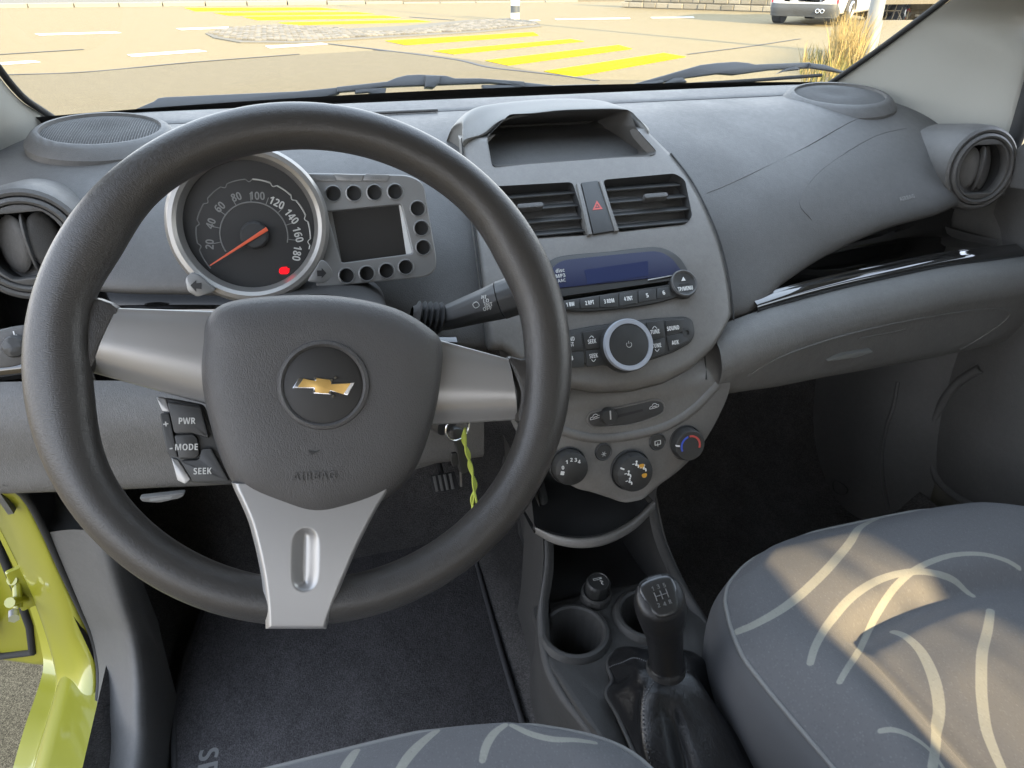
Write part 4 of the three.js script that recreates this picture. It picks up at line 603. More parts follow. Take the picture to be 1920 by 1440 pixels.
// wiper stalk
const stalk = thing('wiper_stalk', 'black wiper stalk with ribbed base sticking out right of the steering column', 'stalk', V(-0.25, 0.93, -0.58));
{
  const a = atZ(772, 588, -0.585), b = atZ(832, 598, -0.585), c = atZ(1010, 540, -0.560), fA = new Frame(a, b.clone().sub(a)), l = b.distanceTo(a), prof2 = [[0.006, 0]];
  for (let k = 0; k < 5; k++) { const t = l * (0.12 + k * 0.17); prof2.push([0.0088 + 0.0008 * k, t], [0.0118 + 0.0006 * k, t + l * 0.06], [0.0088 + 0.0008 * k, t + l * 0.14]); }
  part(stalk, 'ribbed_boot', turned(fA, prof2, 28), M.rubber);
  const fB = new Frame(b, c.clone().sub(b)), lb = c.distanceTo(b);
  const lever = part(stalk, 'lever', turned(fB, [[0.0095, -0.004], [0.0110, 0.006], [0.0145, lb * 0.45], [0.0162, lb * 0.60]], 36), M.button);
  part(stalk, 'end_switch', turned(fB, [[0.0155, lb * 0.605], [0.0166, lb * 0.61], [0.0168, lb * 0.92], [0.015, lb], [0, lb * 1.01]], 36), M.button);
  for (const [s, x, y] of [['HI', 908, 557], ['LO', 912, 564], ['INT', 916, 571], ['OFF', 914, 578]]) surfaceText(lever, lever, s, x, y, 7, M.print, 16);
  { const h = hit(lever, 893, 572, 0.0004); if (h) { const f = new Frame(h.p, h.n); part(lever, 'washer_symbol', tube([[-0.003, 0], [0, 0.0026], [0.003, 0], [0, -0.0026]].map(p => f.w(...p, 0)), 0.0004, 4, 4, true), M.print); } }
}
// ignition key with its split ring and a green cord
const key = thing('ignition_key', 'black car key in the ignition with split ring and green cord', 'key', atZ(860, 900, -0.62));
{
  const f = Frame.tilt(atZ(858, 800, -0.615), 5, 20), c = f.p(858, 802);
  part(key, 'split_ring', tube(circ(c[0], c[1], 0.0135, 24).map(([a, b]) => f.w(a, b, 0)), 0.0011, 3, 6, true), M.chrome);
  const g = Frame.tilt(atZ(862, 840, -0.62), 5, 10);
  part(key, 'key_head', slab(g, smooth(g.ps([[846, 806], [866, 804], [874, 830], [877, 878], [862, 884], [856, 850]]), 4), -0.004, 0.004, 0.002), M.button);
  part(key, 'key_blade', slab(g, g.ps([[862, 880], [864, 880], [866, 912], [863, 912]]), -0.001, 0.001), M.steel);
  part(key, 'tag', slab(g, smooth(g.ps([[846, 850], [860, 850], [858, 868], [850, 874], [846, 866]]), 4), -0.002, 0.002, 0.001), M.button);
  for (const [k, e] of [[0, [884, 964]], [3, [896, 958]], [-3, [890, 962]]]) part(key, 'cord', tube([[872, 803], [870 + k, 825], [877 - k, 850], [882 + k, 875], [890 - k, 910], [888 + k * 1.5, 935], e].map(p => atZ(...p, -0.612 + k * 0.0004)), 0.00125, 6, 6), M.cord);
}

// ---------------------------------------------------------------- floor of the car
{
  const X = [-0.66, -0.60, -0.45, -0.28, -0.15, -0.11, -0.07, 0.07, 0.11, 0.15, 0.28, 0.45, 0.60, 0.66];
  const prof2 = [[-1.12, 0.80], [-1.14, 0.62], [-1.13, 0.48], [-1.07, 0.35], [-0.97, 0.285], [-0.80, 0.272], [-0.5, 0.27], [0.1, 0.27], [0.7, 0.27]];
  const rows = prof2.map(([z, y]) => X.map(x => { const a = Math.abs(x), hump = a < 0.08 ? 0.05 : a < 0.12 ? 0.04 : 0, up = a > 0.62 ? 0.10 : a > 0.58 ? 0.01 : 0; return V(x, Math.max(y, Math.min(0.80, 0.27 + Math.max(hump, up))), z + (a > 0.62 ? 0.02 : 0)); }));
  const g = boxUV(loft(rows, 4, 5).toNonIndexed()); structure('car_floor', g, M.carpet);
}
const mat = thing('floor_mat', 'dark velour floor mat with bound edge in the driver footwell', 'floor mat', V(-0.33, 0.285, -0.75));
const fMat = new Frame(V(-0.33, 0.285, -0.75), V(0, 1, 0.02), V(0, 0, -1));
{
  const o = rounded(fMat.ps([[330, 1450], [328, 1345], [346, 1250], [377, 1168], [420, 1060], [470, 975], [840, 934], [866, 945], [880, 1010], [906, 1110], [942, 1240], [978, 1360], [1012, 1470], [1015, 1560], [330, 1600]]), 0.03, 4);
  part(mat, 'mat_pile', slab(fMat, o, 0, 0.010, 0.003), M.mat);
  part(mat, 'binding', tube(o.filter((_, i) => i % 2 === 0).map(([a, b]) => fMat.w(a, b, 0.009)), 0.0042, 4, 8, true), M.binding);
  lettering(mat, 'SPARK', fMat, 0, 0, 0, M.dimprint, { ab: (() => { const q = fMat.p(392, 1403, 0.011); return [q[0], q[1] - 0.055]; })(), size: 0.024, h: 0.0104, rot: -90, sx: 1.1, name: 'mat_lettering' });
}
const pedal = thing('accelerator_pedal', 'ridged rubber accelerator pedal above the mat corner', 'pedal', atZ(835, 915, -1.0));
{ const f = Frame.tilt(atZ(832, 905, -0.99), 35), o = rounded(f.ps([[806, 892], [852, 884], [862, 918], [814, 926]]), 0.003); part(pedal, 'pedal_plate', slab(f, o, -0.006, 0.002, 0.001), M.rubber); for (let k = 0; k < 4; k++) part(pedal, 'ridge', slab(f, f.ps([[811 + 10 * k, 893 - 1.5 * k], [816 + 10 * k, 892 - 1.5 * k], [822 + 10 * k, 921 - 1.5 * k], [817 + 10 * k, 922 - 1.5 * k]], 0.003), 0.0015, 0.005, 0.0008), M.lower); part(pedal, 'pedal_arm', bar(f.w(0, 0.01, -0.006), f.w(0.0, 0.09, -0.09), 0.005, 0.005), M.dark); }

// ---------------------------------------------------------------- centre console
const console_ = thing('centre_console', 'dark plastic centre console with two cup holders and lighter socket', 'console', V(0, 0.28, -0.58));
const cupY = 0.44;
const fCon = new Frame(V(0, 0.432, -0.60), V(0, 1, 0.03), V(0, 0, -1));
{
  const sect = [[-0.80, 0.60, 0.075, 0.105], [-0.74, 0.57, 0.079, 0.108], [-0.70, 0.51, 0.084, 0.112], [-0.665, 0.456, 0.102, 0.118], [-0.61, 0.432, 0.113, 0.121], [-0.56, 0.424, 0.108, 0.121], [-0.49, 0.420, 0.090, 0.122], [-0.38, 0.418, 0.082, 0.124], [-0.20, 0.418, 0.080, 0.124], [0.1, 0.418, 0.08, 0.124]];
  for (const s of [-1, 1]) part(console_, 'side_panel', loft(sect.map(([z, y, w, wb]) => [V(s * (w - 0.012), y - 0.006, z), V(s * (w - 0.005), y, z), V(s * (w + 0.001), y - 0.003, z), V(s * (w + 0.004), y - 0.014, z), V(s * (w + (wb - w) * 0.4), 0.36, z), V(s * wb, 0.27, z)]), 5, 6), M.console);
  const c1 = fCon.p(1078, 1181, 0.008), c2 = fCon.p(1217, 1148, 0.008), r = 0.0365;
  const cy = (c1[1] + c2[1]) / 2, ca = [[-0.052, cy], [0.050, cy + 0.004]];
  ca[0] = c1; ca[1] = [c2[0], c2[1]];
  const plate = [[-0.104, 0.096], [0.104, 0.096], [0.108, 0.0], [0.096, -0.07], [0.084, -0.12], [0.080, -0.5], [-0.080, -0.5], [-0.084, -0.12], [-0.097, -0.07], [-0.110, 0.0]];
  const bootHole = rounded([[-0.058, -0.075], [0.062, -0.070], [0.066, -0.20], [0.05, -0.30], [-0.05, -0.30], [-0.064, -0.20]], 0.015);
  const top = part(console_, 'top_plate', slab(fCon, rounded(plate, 0.012), -0.02, 0.0, 0.003, [circ(ca[0][0], ca[0][1], r, 48), circ(ca[1][0], ca[1][1], r, 48), bootHole]), M.console);
  for (const [a, b] of ca) { const g = fCon.at(a, b, 0), cup = part(console_, 'cup_holder', turned(g, [[r + 0.012, -0.004], [r + 0.0105, 0.003], [r + 0.007, 0.0075], [r + 0.003, 0.0085], [r, 0.0065], [r - 0.0012, 0.0], [r - 0.005, -0.085], [r - 0.009, -0.092], [0, -0.093]], 56), M.console); part(cup, 'cup_liner', turned(g, [[r - 0.0095, -0.0905], [r - 0.012, -0.0895], [0, -0.0895]], 40), M.rubber); }
  const l = atY(1119, 1108, 0.452), fl = new Frame(l, V(0, 1, 0.18), V(0, 0, -1)), li = part(console_, 'lighter_socket', turned(fl, [[0.0205, -0.02], [0.0205, -0.002], [0.0185, 0.001], [0.0165, 0.0]], 36), M.console);
  part(li, 'lighter_knob', turned(fl, [[0.0150, -0.004], [0.0160, 0.006], [0.0165, 0.016], [0.0150, 0.0205], [0.0138, 0.0215], [0.0130, 0.0202], [0, 0.0202]], 36), M.button);
  part(li, 'cigarette_symbol', [slab(fl, [[-0.006, 0.003], [0.006, 0.003], [0.006, 0.006], [-0.006, 0.006]], 0.0202, 0.0206, 0, [[[-0.0052, 0.0037], [0.0028, 0.0037], [0.0028, 0.0053], [-0.0052, 0.0053]]]), tube([[0.002, 0.001], [0.0055, -0.001], [0.003, -0.003], [0.0045, -0.006]].map(p => fl.w(...p, 0.0204)), 0.0008, 4, 4)], M.print);
  // open cubby ahead of the cup holders
  part(console_, 'cubby', [loft([[V(-0.078, 0.56, -0.86), V(0, 0.56, -0.87), V(0.078, 0.56, -0.86)], [V(-0.078, 0.47, -0.85), V(0, 0.47, -0.86), V(0.078, 0.47, -0.85)], [V(-0.078, 0.425, -0.82), V(0, 0.425, -0.83), V(0.078, 0.425, -0.82)], [V(-0.080, 0.418, -0.76), V(0, 0.418, -0.77), V(0.080, 0.418, -0.76)], [V(-0.088, 0.426, -0.695), V(0, 0.428, -0.695), V(0.088, 0.426, -0.695)]], 6, 5)], M.dark);
  for (const s of [-1, 1]) part(console_, 'cubby_wall', loft([[V(s * 0.078, 0.60, -0.86), V(s * 0.078, 0.585, -0.76), V(s * 0.082, 0.50, -0.70), V(s * 0.088, 0.444, -0.66)], [V(s * 0.074, 0.42, -0.86), V(s * 0.074, 0.42, -0.76), V(s * 0.078, 0.42, -0.70), V(s * 0.086, 0.426, -0.66)]], 5, 3), M.dark);
}
// gear lever in its leather boot
const gear = thing('gear_lever', 'black gear lever with domed shift knob and pleated leather boot', 'gear lever', V(0, 0.43, -0.48));
{
  const A = atY(1250, 1243, 0.522), Bt = A.clone().add(V(0.004, 0.104, -0.030)), rings = [];
  const base = V(0.0, 0.436, -0.50);
  const steps = [[0, 0.060, 0.150, 0.078], [0.08, 0.061, 0.150, 0.079], [0.25, 0.057, 0.120, 0.070], [0.45, 0.050, 0.088, 0.058], [0.65, 0.043, 0.060, 0.049], [0.82, 0.038, 0.043, 0.041], [0.94, 0.031, 0.032, 0.032], [1.0, 0.0205, 0.0205, 0.0205]];
  const fold = (th, t) => 0.55 * Math.cos(4 * th + 0.9 + 1.2 * t) + 0.35 * Math.cos(7 * th - 2.0 * t + 2.1) + 0.25 * Math.cos(11 * th + 3.0 * t);
  for (const [t, rx0, rzb, rzf] of steps) { const r = [], c = base.clone().lerp(A, t); c.y = base.y + (A.y - 0.010 - base.y) * Math.pow(t, 0.8); const am = Math.pow(Math.sin(Math.PI * Math.min(1, 0.02 + t * 0.98)), 0.7);
    for (let k = 0; k <= 96; k++) { const th = k / 96 * 2 * Math.PI, cs = Math.cos(th), sn = Math.sin(th), e = 0.6 + 0.4 * t, rz = sn > 0 ? rzb : rzf, pl = 1 + 0.24 * am * fold(th, t);
      r.push(V(c.x + rx0 * pl * Math.sign(cs) * Math.pow(Math.abs(cs), e), c.y + 0.006 * am * fold(th + 0.3, t), c.z + rz * pl * Math.sign(sn) * Math.pow(Math.abs(sn), e))); } rings.push(r); }
  const boot = part(gear, 'boot', loft(rings, 2, 6), M.boot);
  for (const k of [40, 60, 82]) { const off = rings.slice(1).map(r => r[k].clone().add(r[k].clone().sub(V(A.x, r[k].y, A.z)).setY(0).normalize().multiplyScalar(0.0012))), pts = pathPts(off, 9), st = []; for (let i = 0; i < pts.length - 1; i += 2) st.push(bar(pts[i], pts[i].clone().lerp(pts[i + 1], 0.8), 0.0006, 0.0006, 5)); part(boot, 'stitching', st, M.thread, { kind: 'stuff' }); }
  part(boot, 'boot_frame', tube(rings[1].slice(0, 96).filter((_, i) => i % 4 === 0).map(p => p.clone().add(V(0, 0.001, 0))), 0.003, 4, 6, true), M.dark);
  // the head leans back towards the driver: rings along a bent spine
  const nP = V(-0.1, 0.78, 0.6).normalize(), nA = V(-0.08, 1, -0.06).normalize();
  const spine = [[0, -0.016, 0, 0.0195, 0], [0, -0.004, 0, 0.0200, 0], [0, 0.001, 0, 0.0185, 0], [-0.002, 0.018, -0.003, 0.0182, 0.05], [-0.004, 0.036, -0.006, 0.0195, 0.15], [-0.007, 0.052, -0.009, 0.0222, 0.35], [-0.009, 0.066, -0.010, 0.0254, 0.6], [-0.011, 0.078, -0.010, 0.0270, 0.85], [-0.0125, 0.087, -0.0085, 0.0266, 1], [-0.0135, 0.094, -0.007, 0.0245, 1], [-0.014, 0.0975, -0.006, 0.0195, 1], [-0.0142, 0.0990, -0.0055, 0.010, 1], [-0.0143, 0.0994, -0.0053, 0.0005, 1]];
  const kr = spine.map(([x, y, z, r, k]) => { const f = new Frame(A.clone().add(V(x, y, z)), nA.clone().lerp(nP, k), V(0, 0, -1)), o = []; for (let i = 0; i <= 40; i++) { const th = i / 40 * 2 * Math.PI, c = Math.cos(th), s2 = Math.sin(th), e = 0.86; o.push(f.w(r * Math.sign(c) * Math.pow(Math.abs(c), e), r * 0.95 * Math.sign(s2) * Math.pow(Math.abs(s2), e), 0)); } return o; });
  const knob = part(gear, 'knob', loft(kr, 1, 5), M.knob);
  part(gear, 'collar', turned(new Frame(A.clone().add(V(0, -0.010, 0)), nA, V(0, 0, -1)), [[0.0196, -0.006], [0.0212, -0.002], [0.0212, 0.004], [0.0196, 0.008]], 40), M.dark);
  const fp = new Frame(A.clone().add(V(-0.014, 0.0965, -0.0065)), nP, V(0, 0, -1));
  const plO2 = smooth([[-0.0200, 0.010], [-0.012, 0.0190], [0.012, 0.0190], [0.0200, 0.010], [0.0175, -0.009], [0.009, -0.0205], [-0.009, -0.0205], [-0.0175, -0.009]], 4);
  const pl = part(knob, 'shift_plate', domed(fp, plO2, -0.006, 0.0032, 2, 10), phy({ color: lin(0.020), roughness: 0.28, clearcoat: 0.4, clearcoatRoughness: 0.25 }), { label: 'glossy shift pattern plate' });
  part(knob, 'plate_edge', tube(plO2.filter((_, i) => i % 2 === 0).map(p => fp.w(p[0] * 1.01, p[1] * 1.01, -0.0022)), 0.0010, 3, 6, true), M.knob);
  const ln = (a2, b2) => tube([fp.w(...a2, 0.0034), fp.w((a2[0] + b2[0]) / 2, (a2[1] + b2[1]) / 2, 0.0037), fp.w(...b2, 0.0034)], 0.0007, 2, 4);
  part(pl, 'shift_pattern', [ln([-0.0065, 0.0050], [-0.0065, -0.0040]), ln([0, 0.0050], [0, -0.0040]), ln([0.0065, 0.0050], [0.0065, -0.0040]), ln([-0.0065, 0.0005], [0.0065, 0.0005])], M.faintprint);
  [['1', -0.0065, 0.0088], ['3', 0, 0.0092], ['5', 0.0065, 0.0088], ['2', -0.0065, -0.0082], ['4', 0, -0.0086], ['R', 0.0065, -0.0082]].forEach(([t2, x, y]) => lettering(pl, t2, fp, 0, 0, 0, M.faintprint, { ab: [x, y], size: 0.0044, h: 0.0031 }));
}

// ---------------------------------------------------------------- seats
const halfPx = [[1642, 973], [1598, 980], [1543, 992], [1474, 1018], [1415, 1048], [1385, 1075], [1362, 1108], [1358, 1140], [1368, 1185], [1390, 1232]].map(p => atY(...p, 0.545));
const seatHalf = halfPx.map(p => [Math.max(0, 0.33 - p.x), p.z]);        // [distance from the seat's middle, z]
seatHalf[0][0] = 0; seatHalf.push([0.262, seatHalf[0][1] + 0.30], [0.262, seatHalf[0][1] + 0.62]);
const zFront = seatHalf[0][1];
function halfAt(zz) { for (let i = 0; i < seatHalf.length - 1; i++) { const a = seatHalf[i][1] - zFront, b = seatHalf[i + 1][1] - zFront; if (zz >= a && zz <= b) { const k = (zz - a) / Math.max(1e-6, b - a); return seatHalf[i][0] + k * (seatHalf[i + 1][0] - seatHalf[i][0]); } } return 0.262; }
const ss = (a, b, x) => { const t = Math.max(0, Math.min(1, (x - a) / (b - a))); return t * t * (3 - 2 * t); };
function seatH(dx, zz) {
  const w = Math.max(0.001, halfAt(zz)), u = Math.abs(dx) / 0.262, edge = Math.max(0, 1 - Math.min((w - Math.abs(dx)) / 0.05, zz / 0.05));
  const cz = 0.150 + 0.055 * u * u * 1.2;
  return 0.563 + 0.010 * Math.exp(-Math.pow((zz - 0.090) / 0.065, 2)) - 0.018 * Math.exp(-Math.pow((zz - cz) / 0.020, 2)) * ss(0.72, 0.5, u) + 0.010 * ss(0.02, 0.1, zz - cz) * ss(0.6, 0.4, u)
    + 0.026 * Math.exp(-Math.pow((u - 0.80) / 0.15, 2)) * ss(0.10, 0.28, zz) - 0.006 * Math.exp(-Math.pow((u - 0.60) / 0.022, 2)) * ss(0.14, 0.2, zz) - 0.020 * edge * edge;
}
function makeSeat(cx, zf, dy, name, label, stripesPx) {
  const seat = thing(name, label, 'car seat', V(cx, 0.27, zf + 0.3), 'front seats');
  const NZ = 110, NU = 96, pos = [], idx = [], uv = [], zz = j => 0.60 * Math.pow(j / NZ, 1.35);
  for (let j = 0; j <= NZ; j++) for (let i = 0; i <= NU; i++) { const u = -1 + 2 * i / NU, z = zz(j), dx = u * Math.max(0.0005, halfAt(z)); pos.push(cx + dx, seatH(dx, z) + dy, zf + z); uv.push((dx + 0.3) / 0.6, 1 - z / 0.6); }
  for (let j = 0; j < NZ; j++) for (let i = 0; i < NU; i++) { const a = j * (NU + 1) + i, b = a + NU + 1; idx.push(a, b, a + 1, a + 1, b, b + 1); }
  const g = new THREE.BufferGeometry(); g.setAttribute('position', new THREE.Float32BufferAttribute(pos, 3)); g.setAttribute('uv', new THREE.Float32BufferAttribute(uv, 2)); g.setIndex(idx); g.computeVertexNormals();
  const n = 1024, cv = document.createElement('canvas'); cv.width = cv.height = n; const c = cv.getContext('2d');
  c.fillStyle = 'rgb(92,92,94)'; c.fillRect(0, 0, n, n);
  let s0 = 99; const rn = () => { s0 = (s0 * 1664525 + 1013904223) >>> 0; return s0 / 4294967296; };
  for (let k = 0; k < 9000; k++) { const v = 89 + rn() * 7 | 0; c.fillStyle = `rgb(${v},${v},${v + 2})`; c.fillRect(rn() * n, rn() * n, 2 + rn() * 3, 1 + rn() * 2); }
  const tex0 = new THREE.CanvasTexture(cv); tex0.colorSpace = THREE.SRGBColorSpace; tex0.flipY = true;
  const mm = phy({ color: lin(0.92), map: tex0, roughness: 0.85, sheen: 0.25, sheenRoughness: 0.5, sheenColor: lin(0.5, 0.55, 0.6), bumpMap: (() => { const t = weaveTex.clone(); t.repeat.set(16, 16); t.needsUpdate = true; return t; })(), bumpScale: 0.0005 });
  const cushion = part(seat, 'cushion', g, mm, { keepUV: true });
  for (const [pts, width] of stripesPx) { const q = hits(cushion, pts).map(p => [((p.x - cx) + 0.3) / 0.6 * n, (p.z - zf) / 0.6 * n]); if (q.length < 3) continue; const f = pathPts(q.map(p => V(p[0], p[1], 0)), 8), W = width / 0.6 * n;
    for (let i = 0; i < f.length - 1; i++) { const t = i / (f.length - 1), k = 0.62 + 0.38 * Math.sin(Math.PI * Math.min(1, 0.15 + t * 0.8)); c.strokeStyle = 'rgb(136,136,128)'; c.lineWidth = W * k * 0.78; c.lineCap = 'round'; c.beginPath(); c.moveTo(f[i].x, f[i].y); c.lineTo(f[i + 1].x, f[i + 1].y); c.stroke(); } }
  for (let k = 0; k < 26000; k++) { const d = rn() < 0.5 ? '0,0,0' : '255,255,255'; c.fillStyle = `rgba(${d},0.05)`; c.fillRect(rn() * n, rn() * n, 1.5, 3); }
  tex0.needsUpdate = true;
  const rim = []; for (let j = NZ; j >= 1; j -= 1) { const z = zz(j), w = halfAt(z); rim.push(V(cx - w, seatH(w, z) + dy, zf + z)); } rim.push(V(cx, seatH(0, 0) + dy, zf)); for (let j = 1; j <= NZ; j++) { const z = zz(j), w = halfAt(z); rim.push(V(cx + w, seatH(w, z) + dy, zf + z)); }
  const r2 = rim.filter((_, i) => i % 3 === 0 || Math.abs(i - NZ) < 8);
  part(seat, 'piping', tube(r2, 0.0026, 2, 6), std({ color: lin(0.16, 0.16, 0.155), roughness: 0.8 }));
  const outv = (p) => { const d = V(p.x - cx, 0, Math.min(0, p.z - zf - 0.22) * 1.0); return d.normalize(); };
  part(seat, 'skirt', loft([r2, r2.map(p => p.clone().addScaledVector(outv(p), 0.010).add(V(0, -0.02, 0))), r2.map(p => p.clone().addScaledVector(outv(p), 0.016).add(V(0, -0.065, 0))), r2.map(p => p.clone().addScaledVector(outv(p), 0.006).add(V(0, -0.14, 0))), r2.map(p => p.clone().addScaledVector(outv(p), -0.03).add(V(0, -0.20, 0)))], 1, 5), std({ color: lin(0.075, 0.076, 0.080), roughness: 0.9, bumpMap: weaveTex, bumpScale: 0.0002 }));
  for (const s of [-1, 1]) part(seat, 'seat_rail', rbox(0.03, 0.05, 0.5, 0.008, place(cx + s * 0.17, 0.305, zf + 0.33)), M.dark);
  return [seat, cushion];
}
const pxs = list => list.map(([x, y]) => [1300 + x / 2.88, 940 + y / 2.88]);
const [pSeat] = makeSeat(0.33, zFront, 0, 'passenger_seat', 'grey fabric passenger seat with pale swirling stripes beside gear lever', [
  [pxs([[985, 97], [900, 140], [850, 215], [790, 290], [700, 390], [560, 520], [440, 605], [330, 665], [235, 705]]), 0.013],
  [pxs([[632, 872], [660, 780], [730, 660], [830, 540], [950, 450], [1070, 400], [1200, 378], [1320, 392], [1420, 435], [1510, 510]]), 0.011],
  [pxs([[790, 975], [880, 830], [945, 700], [1020, 560], [1110, 440], [1220, 355], [1340, 305], [1440, 285], [1560, 285], [1680, 315], [1760, 360]]), 0.009],
  [pxs([[1085, 705], [1160, 740], [1230, 810], [1290, 930], [1320, 1050], [1325, 1160], [1310, 1290], [1290, 1440]]), 0.014],
  [pxs([[1605, 590], [1590, 690], [1560, 820], [1555, 960], [1560, 1080], [1580, 1220], [1625, 1350], [1680, 1470]]), 0.013],
  [pxs([[1010, 1240], [1090, 1235], [1190, 1275], [1280, 1345], [1350, 1440]]), 0.007]]);
const px7 = list => list.map(([x, y]) => [540 + x / 2.743, 1320 + y / 2.743]);
const [dSeat] = makeSeat(-0.372, -0.435, 0.045, 'driver_seat', 'grey fabric driver seat front edge behind the steering wheel', [
  [px7([[395, 200], [350, 240], [310, 300], [285, 345]]), 0.012], [px7([[850, 108], [760, 140], [680, 205], [620, 270], [570, 345]]), 0.013], [px7([[1115, 108], [1060, 150], [1020, 215], [1000, 290]]), 0.010], [px7([[1150, 108], [1240, 150], [1360, 180], [1480, 185], [1580, 200]]), 0.008]]);

// ---------------------------------------------------------------- body shell: pillars, roof, sill, side trim
const body = thing('car_shell', 'lime green car shell with pale grey pillar trims, sill and bonnet', 'car shell', V(0, 0.25, 0));
{
  const glass = [[1545, 172], [1580, 150], [1640, 109], [1715, 55], [1795, -4]].map((p, i) => atX(...p, 0.615 - 0.006 * i)); glass.push(V(0.575, 1.26, -0.76), V(0.555, 1.38, -0.56));
  const inner = [[1862, 300], [1880, 255], [1898, 195], [1922, 110], [1960, 0]].map((p, i) => atX(...p, 0.682)); inner.push(V(0.665, 1.25, -0.55), V(0.625, 1.38, -0.38));
  const mid = glass.map((p, i) => p.clone().lerp(inner[i], 0.5).add(V(-0.012, 0.0, 0.0)));
  const pil = [glass.map(p => p.clone().add(V(0.004, -0.002, -0.012))), glass, mid, inner, inner.map(p => p.clone().add(V(0.02, 0, -0.01)))];
  part(body, 'pillar_trim', loft(pil, 6, 5), M.pillar);
  const glassL = [[118, 243], [72, 214], [36, 190], [0, 150], [-45, 85]].map((p, i) => atX(...p, -0.655)); glassL.push(V(-0.60, 1.26, -0.76), V(-0.56, 1.38, -0.56));
  const innerL = [[-5, 330], [-45, 300], [-85, 260], [-130, 200], [-190, 120]].map(p => atX(...p, -0.70)); innerL.push(V(-0.67, 1.25, -0.55), V(-0.625, 1.38, -0.38));
  const midL = glassL.map((p, i) => p.clone().lerp(innerL[i], 0.5).add(V(0.012, 0, 0)));
  part(body, 'pillar_trim', loft([glassL.map(p => p.clone().add(V(-0.004, -0.002, -0.012))), glassL, midL, innerL, innerL.map(p => p.clone().add(V(-0.02, 0, -0.01)))], 6, 5), M.pillar);
  for (const g of [glass, glassL]) part(body, 'glass_seal', tube(g.map(p => p.clone().add(V(-Math.sign(p.x) * 0.004, 0.003, -0.008))), 0.0045, 6, 8), M.rubber);
  const seal = inner.map(p => p.clone().add(V(0.012, 0, 0.012)));
  part(body, 'door_seal', tube(seal, 0.011, 6, 10), M.rubber); 
  // roof skin with a headlining, front header and rails
  const rf = (dy, k) => [-0.56, -0.3, 0.1, 0.5, 0.9, 1.3, 1.7, 2.15].map(z => [-0.60, -0.45, 0, 0.45, 0.60].map(x => V(x * k, 1.455 - 0.035 * (x / 0.6) ** 2 - 0.06 * ((z - 0.4) / 1.2) ** 2 + dy, z)));
  part(body, 'headlining', loft(rf(-0.03, 0.99), 4, 3), M.pillar); part(body, 'roof', loft(rf(0.0, 1.03), 4, 3), M.green);
  for (const s of [-1, 1]) { part(body, 'roof_rail', tube([V(s * 0.60, 1.37, -0.56), V(s * 0.615, 1.385, -0.2), V(s * 0.625, 1.355, 0.3), V(s * 0.62, 1.318, 1.0), V(s * 0.60, 1.29, 1.7)], 0.060, 6, 10), M.pillar);
    part(body, 'centre_pillar', bar(V(s * 0.70, 0.30, 0.42), V(s * 0.62, 1.39, 0.36), 0.06, 0.04, 12), M.pillar); part(body, 'sill', rbox(0.10, 0.12, 1.6, 0.03, place(s * 0.70, 0.26, -0.10)), M.green); }
  for (const s of [-1, 1]) part(body, 'rear_side', loft([[0.985, 0.72], [0.975, 0.70], [0.90, 0.70], [0.60, 0.70], [0.30, 0.72]].map(([y, x]) => [0.40, 0.8, 1.3, 1.8].map((z, i) => V(s * x, y + (y > 0.8 ? 0.012 * i : 0), z))), 4, 4), M.trim);
  part(body, 'tailgate', loft([[1.0, 2.02], [0.98, 1.96], [0.80, 1.95], [0.30, 1.95]].map(([y, z]) => [-0.70, -0.3, 0.3, 0.70].map(x => V(x, y, z - 0.08 * (x / 0.7) ** 2))), 4, 4), M.trim);
  for (const s of [-1, 1]) part(body, 'rear_pillar', bar(V(s * 0.69, 0.98, 1.72), V(s * 0.60, 1.36, 1.50), 0.11, 0.08, 12), M.pillar);
  // green door aperture: post running down into the sill, driver's side
  const innerEdge = [[2, 905], [40, 934], [76, 1000], [104, 1062], [142, 1142], [166, 1195], [179, 1262], [173, 1340], [158, 1450]], outerEdge = [[-40, 935], [-5, 985], [28, 1050], [56, 1110], [82, 1180], [100, 1245], [104, 1290], [88, 1350], [58, 1450]];
  const xi = [-0.672, -0.675, -0.678, -0.68, -0.682, -0.684, -0.686, -0.688, -0.69], ie = innerEdge.map((p, i) => atX(...p, xi[i])), oe = outerEdge.map((p, i) => atX(...p, -0.752));
  for (const e of [ie, oe]) { const n = e.length, d = e[n - 1].clone().sub(e[n - 2]); e.push(e[n - 1].clone().add(V(0, -0.02, 0.25)), e[n - 1].clone().add(V(0, -0.03, 0.8))); }
  const m1 = ie.map((p, i) => p.clone().lerp(oe[i], 0.35).add(V(0.004, 0.006, 0.012))), m2 = ie.map((p, i) => p.clone().lerp(oe[i], 0.7).add(V(0.0, 0.0, 0.006)));
  part(body, 'door_aperture', loft([ie.map(p => p.clone().add(V(0.0, -0.006, -0.02))), ie, m1, m2, oe, oe.map(p => p.clone().add(V(-0.002, -0.004, -0.03))), oe.map(p => p.clone().add(V(-0.03, -0.01, -0.05)))], 5, 5), M.green);
  part(body, 'aperture_seal', tube(ie.map(p => p.clone().add(V(0.006, 0.001, 0.002))), 0.0045, 5, 8), M.rubber);
  // plastic kick and sill trim inside it
  const te = [[82, 1000], [112, 1062], [150, 1142], [174, 1195], [187, 1262], [181, 1340], [166, 1450]].map((p, i) => atX(...p, -0.676)), ti = [[190, 1000], [205, 1062], [228, 1142], [244, 1195], [254, 1262], [258, 1340], [256, 1450]].map((p, i) => atX(...p, -0.605));
  for (const e of [te, ti]) e.push(e[6].clone().add(V(0, -0.02, 0.25)), e[6].clone().add(V(0, -0.03, 0.8)));
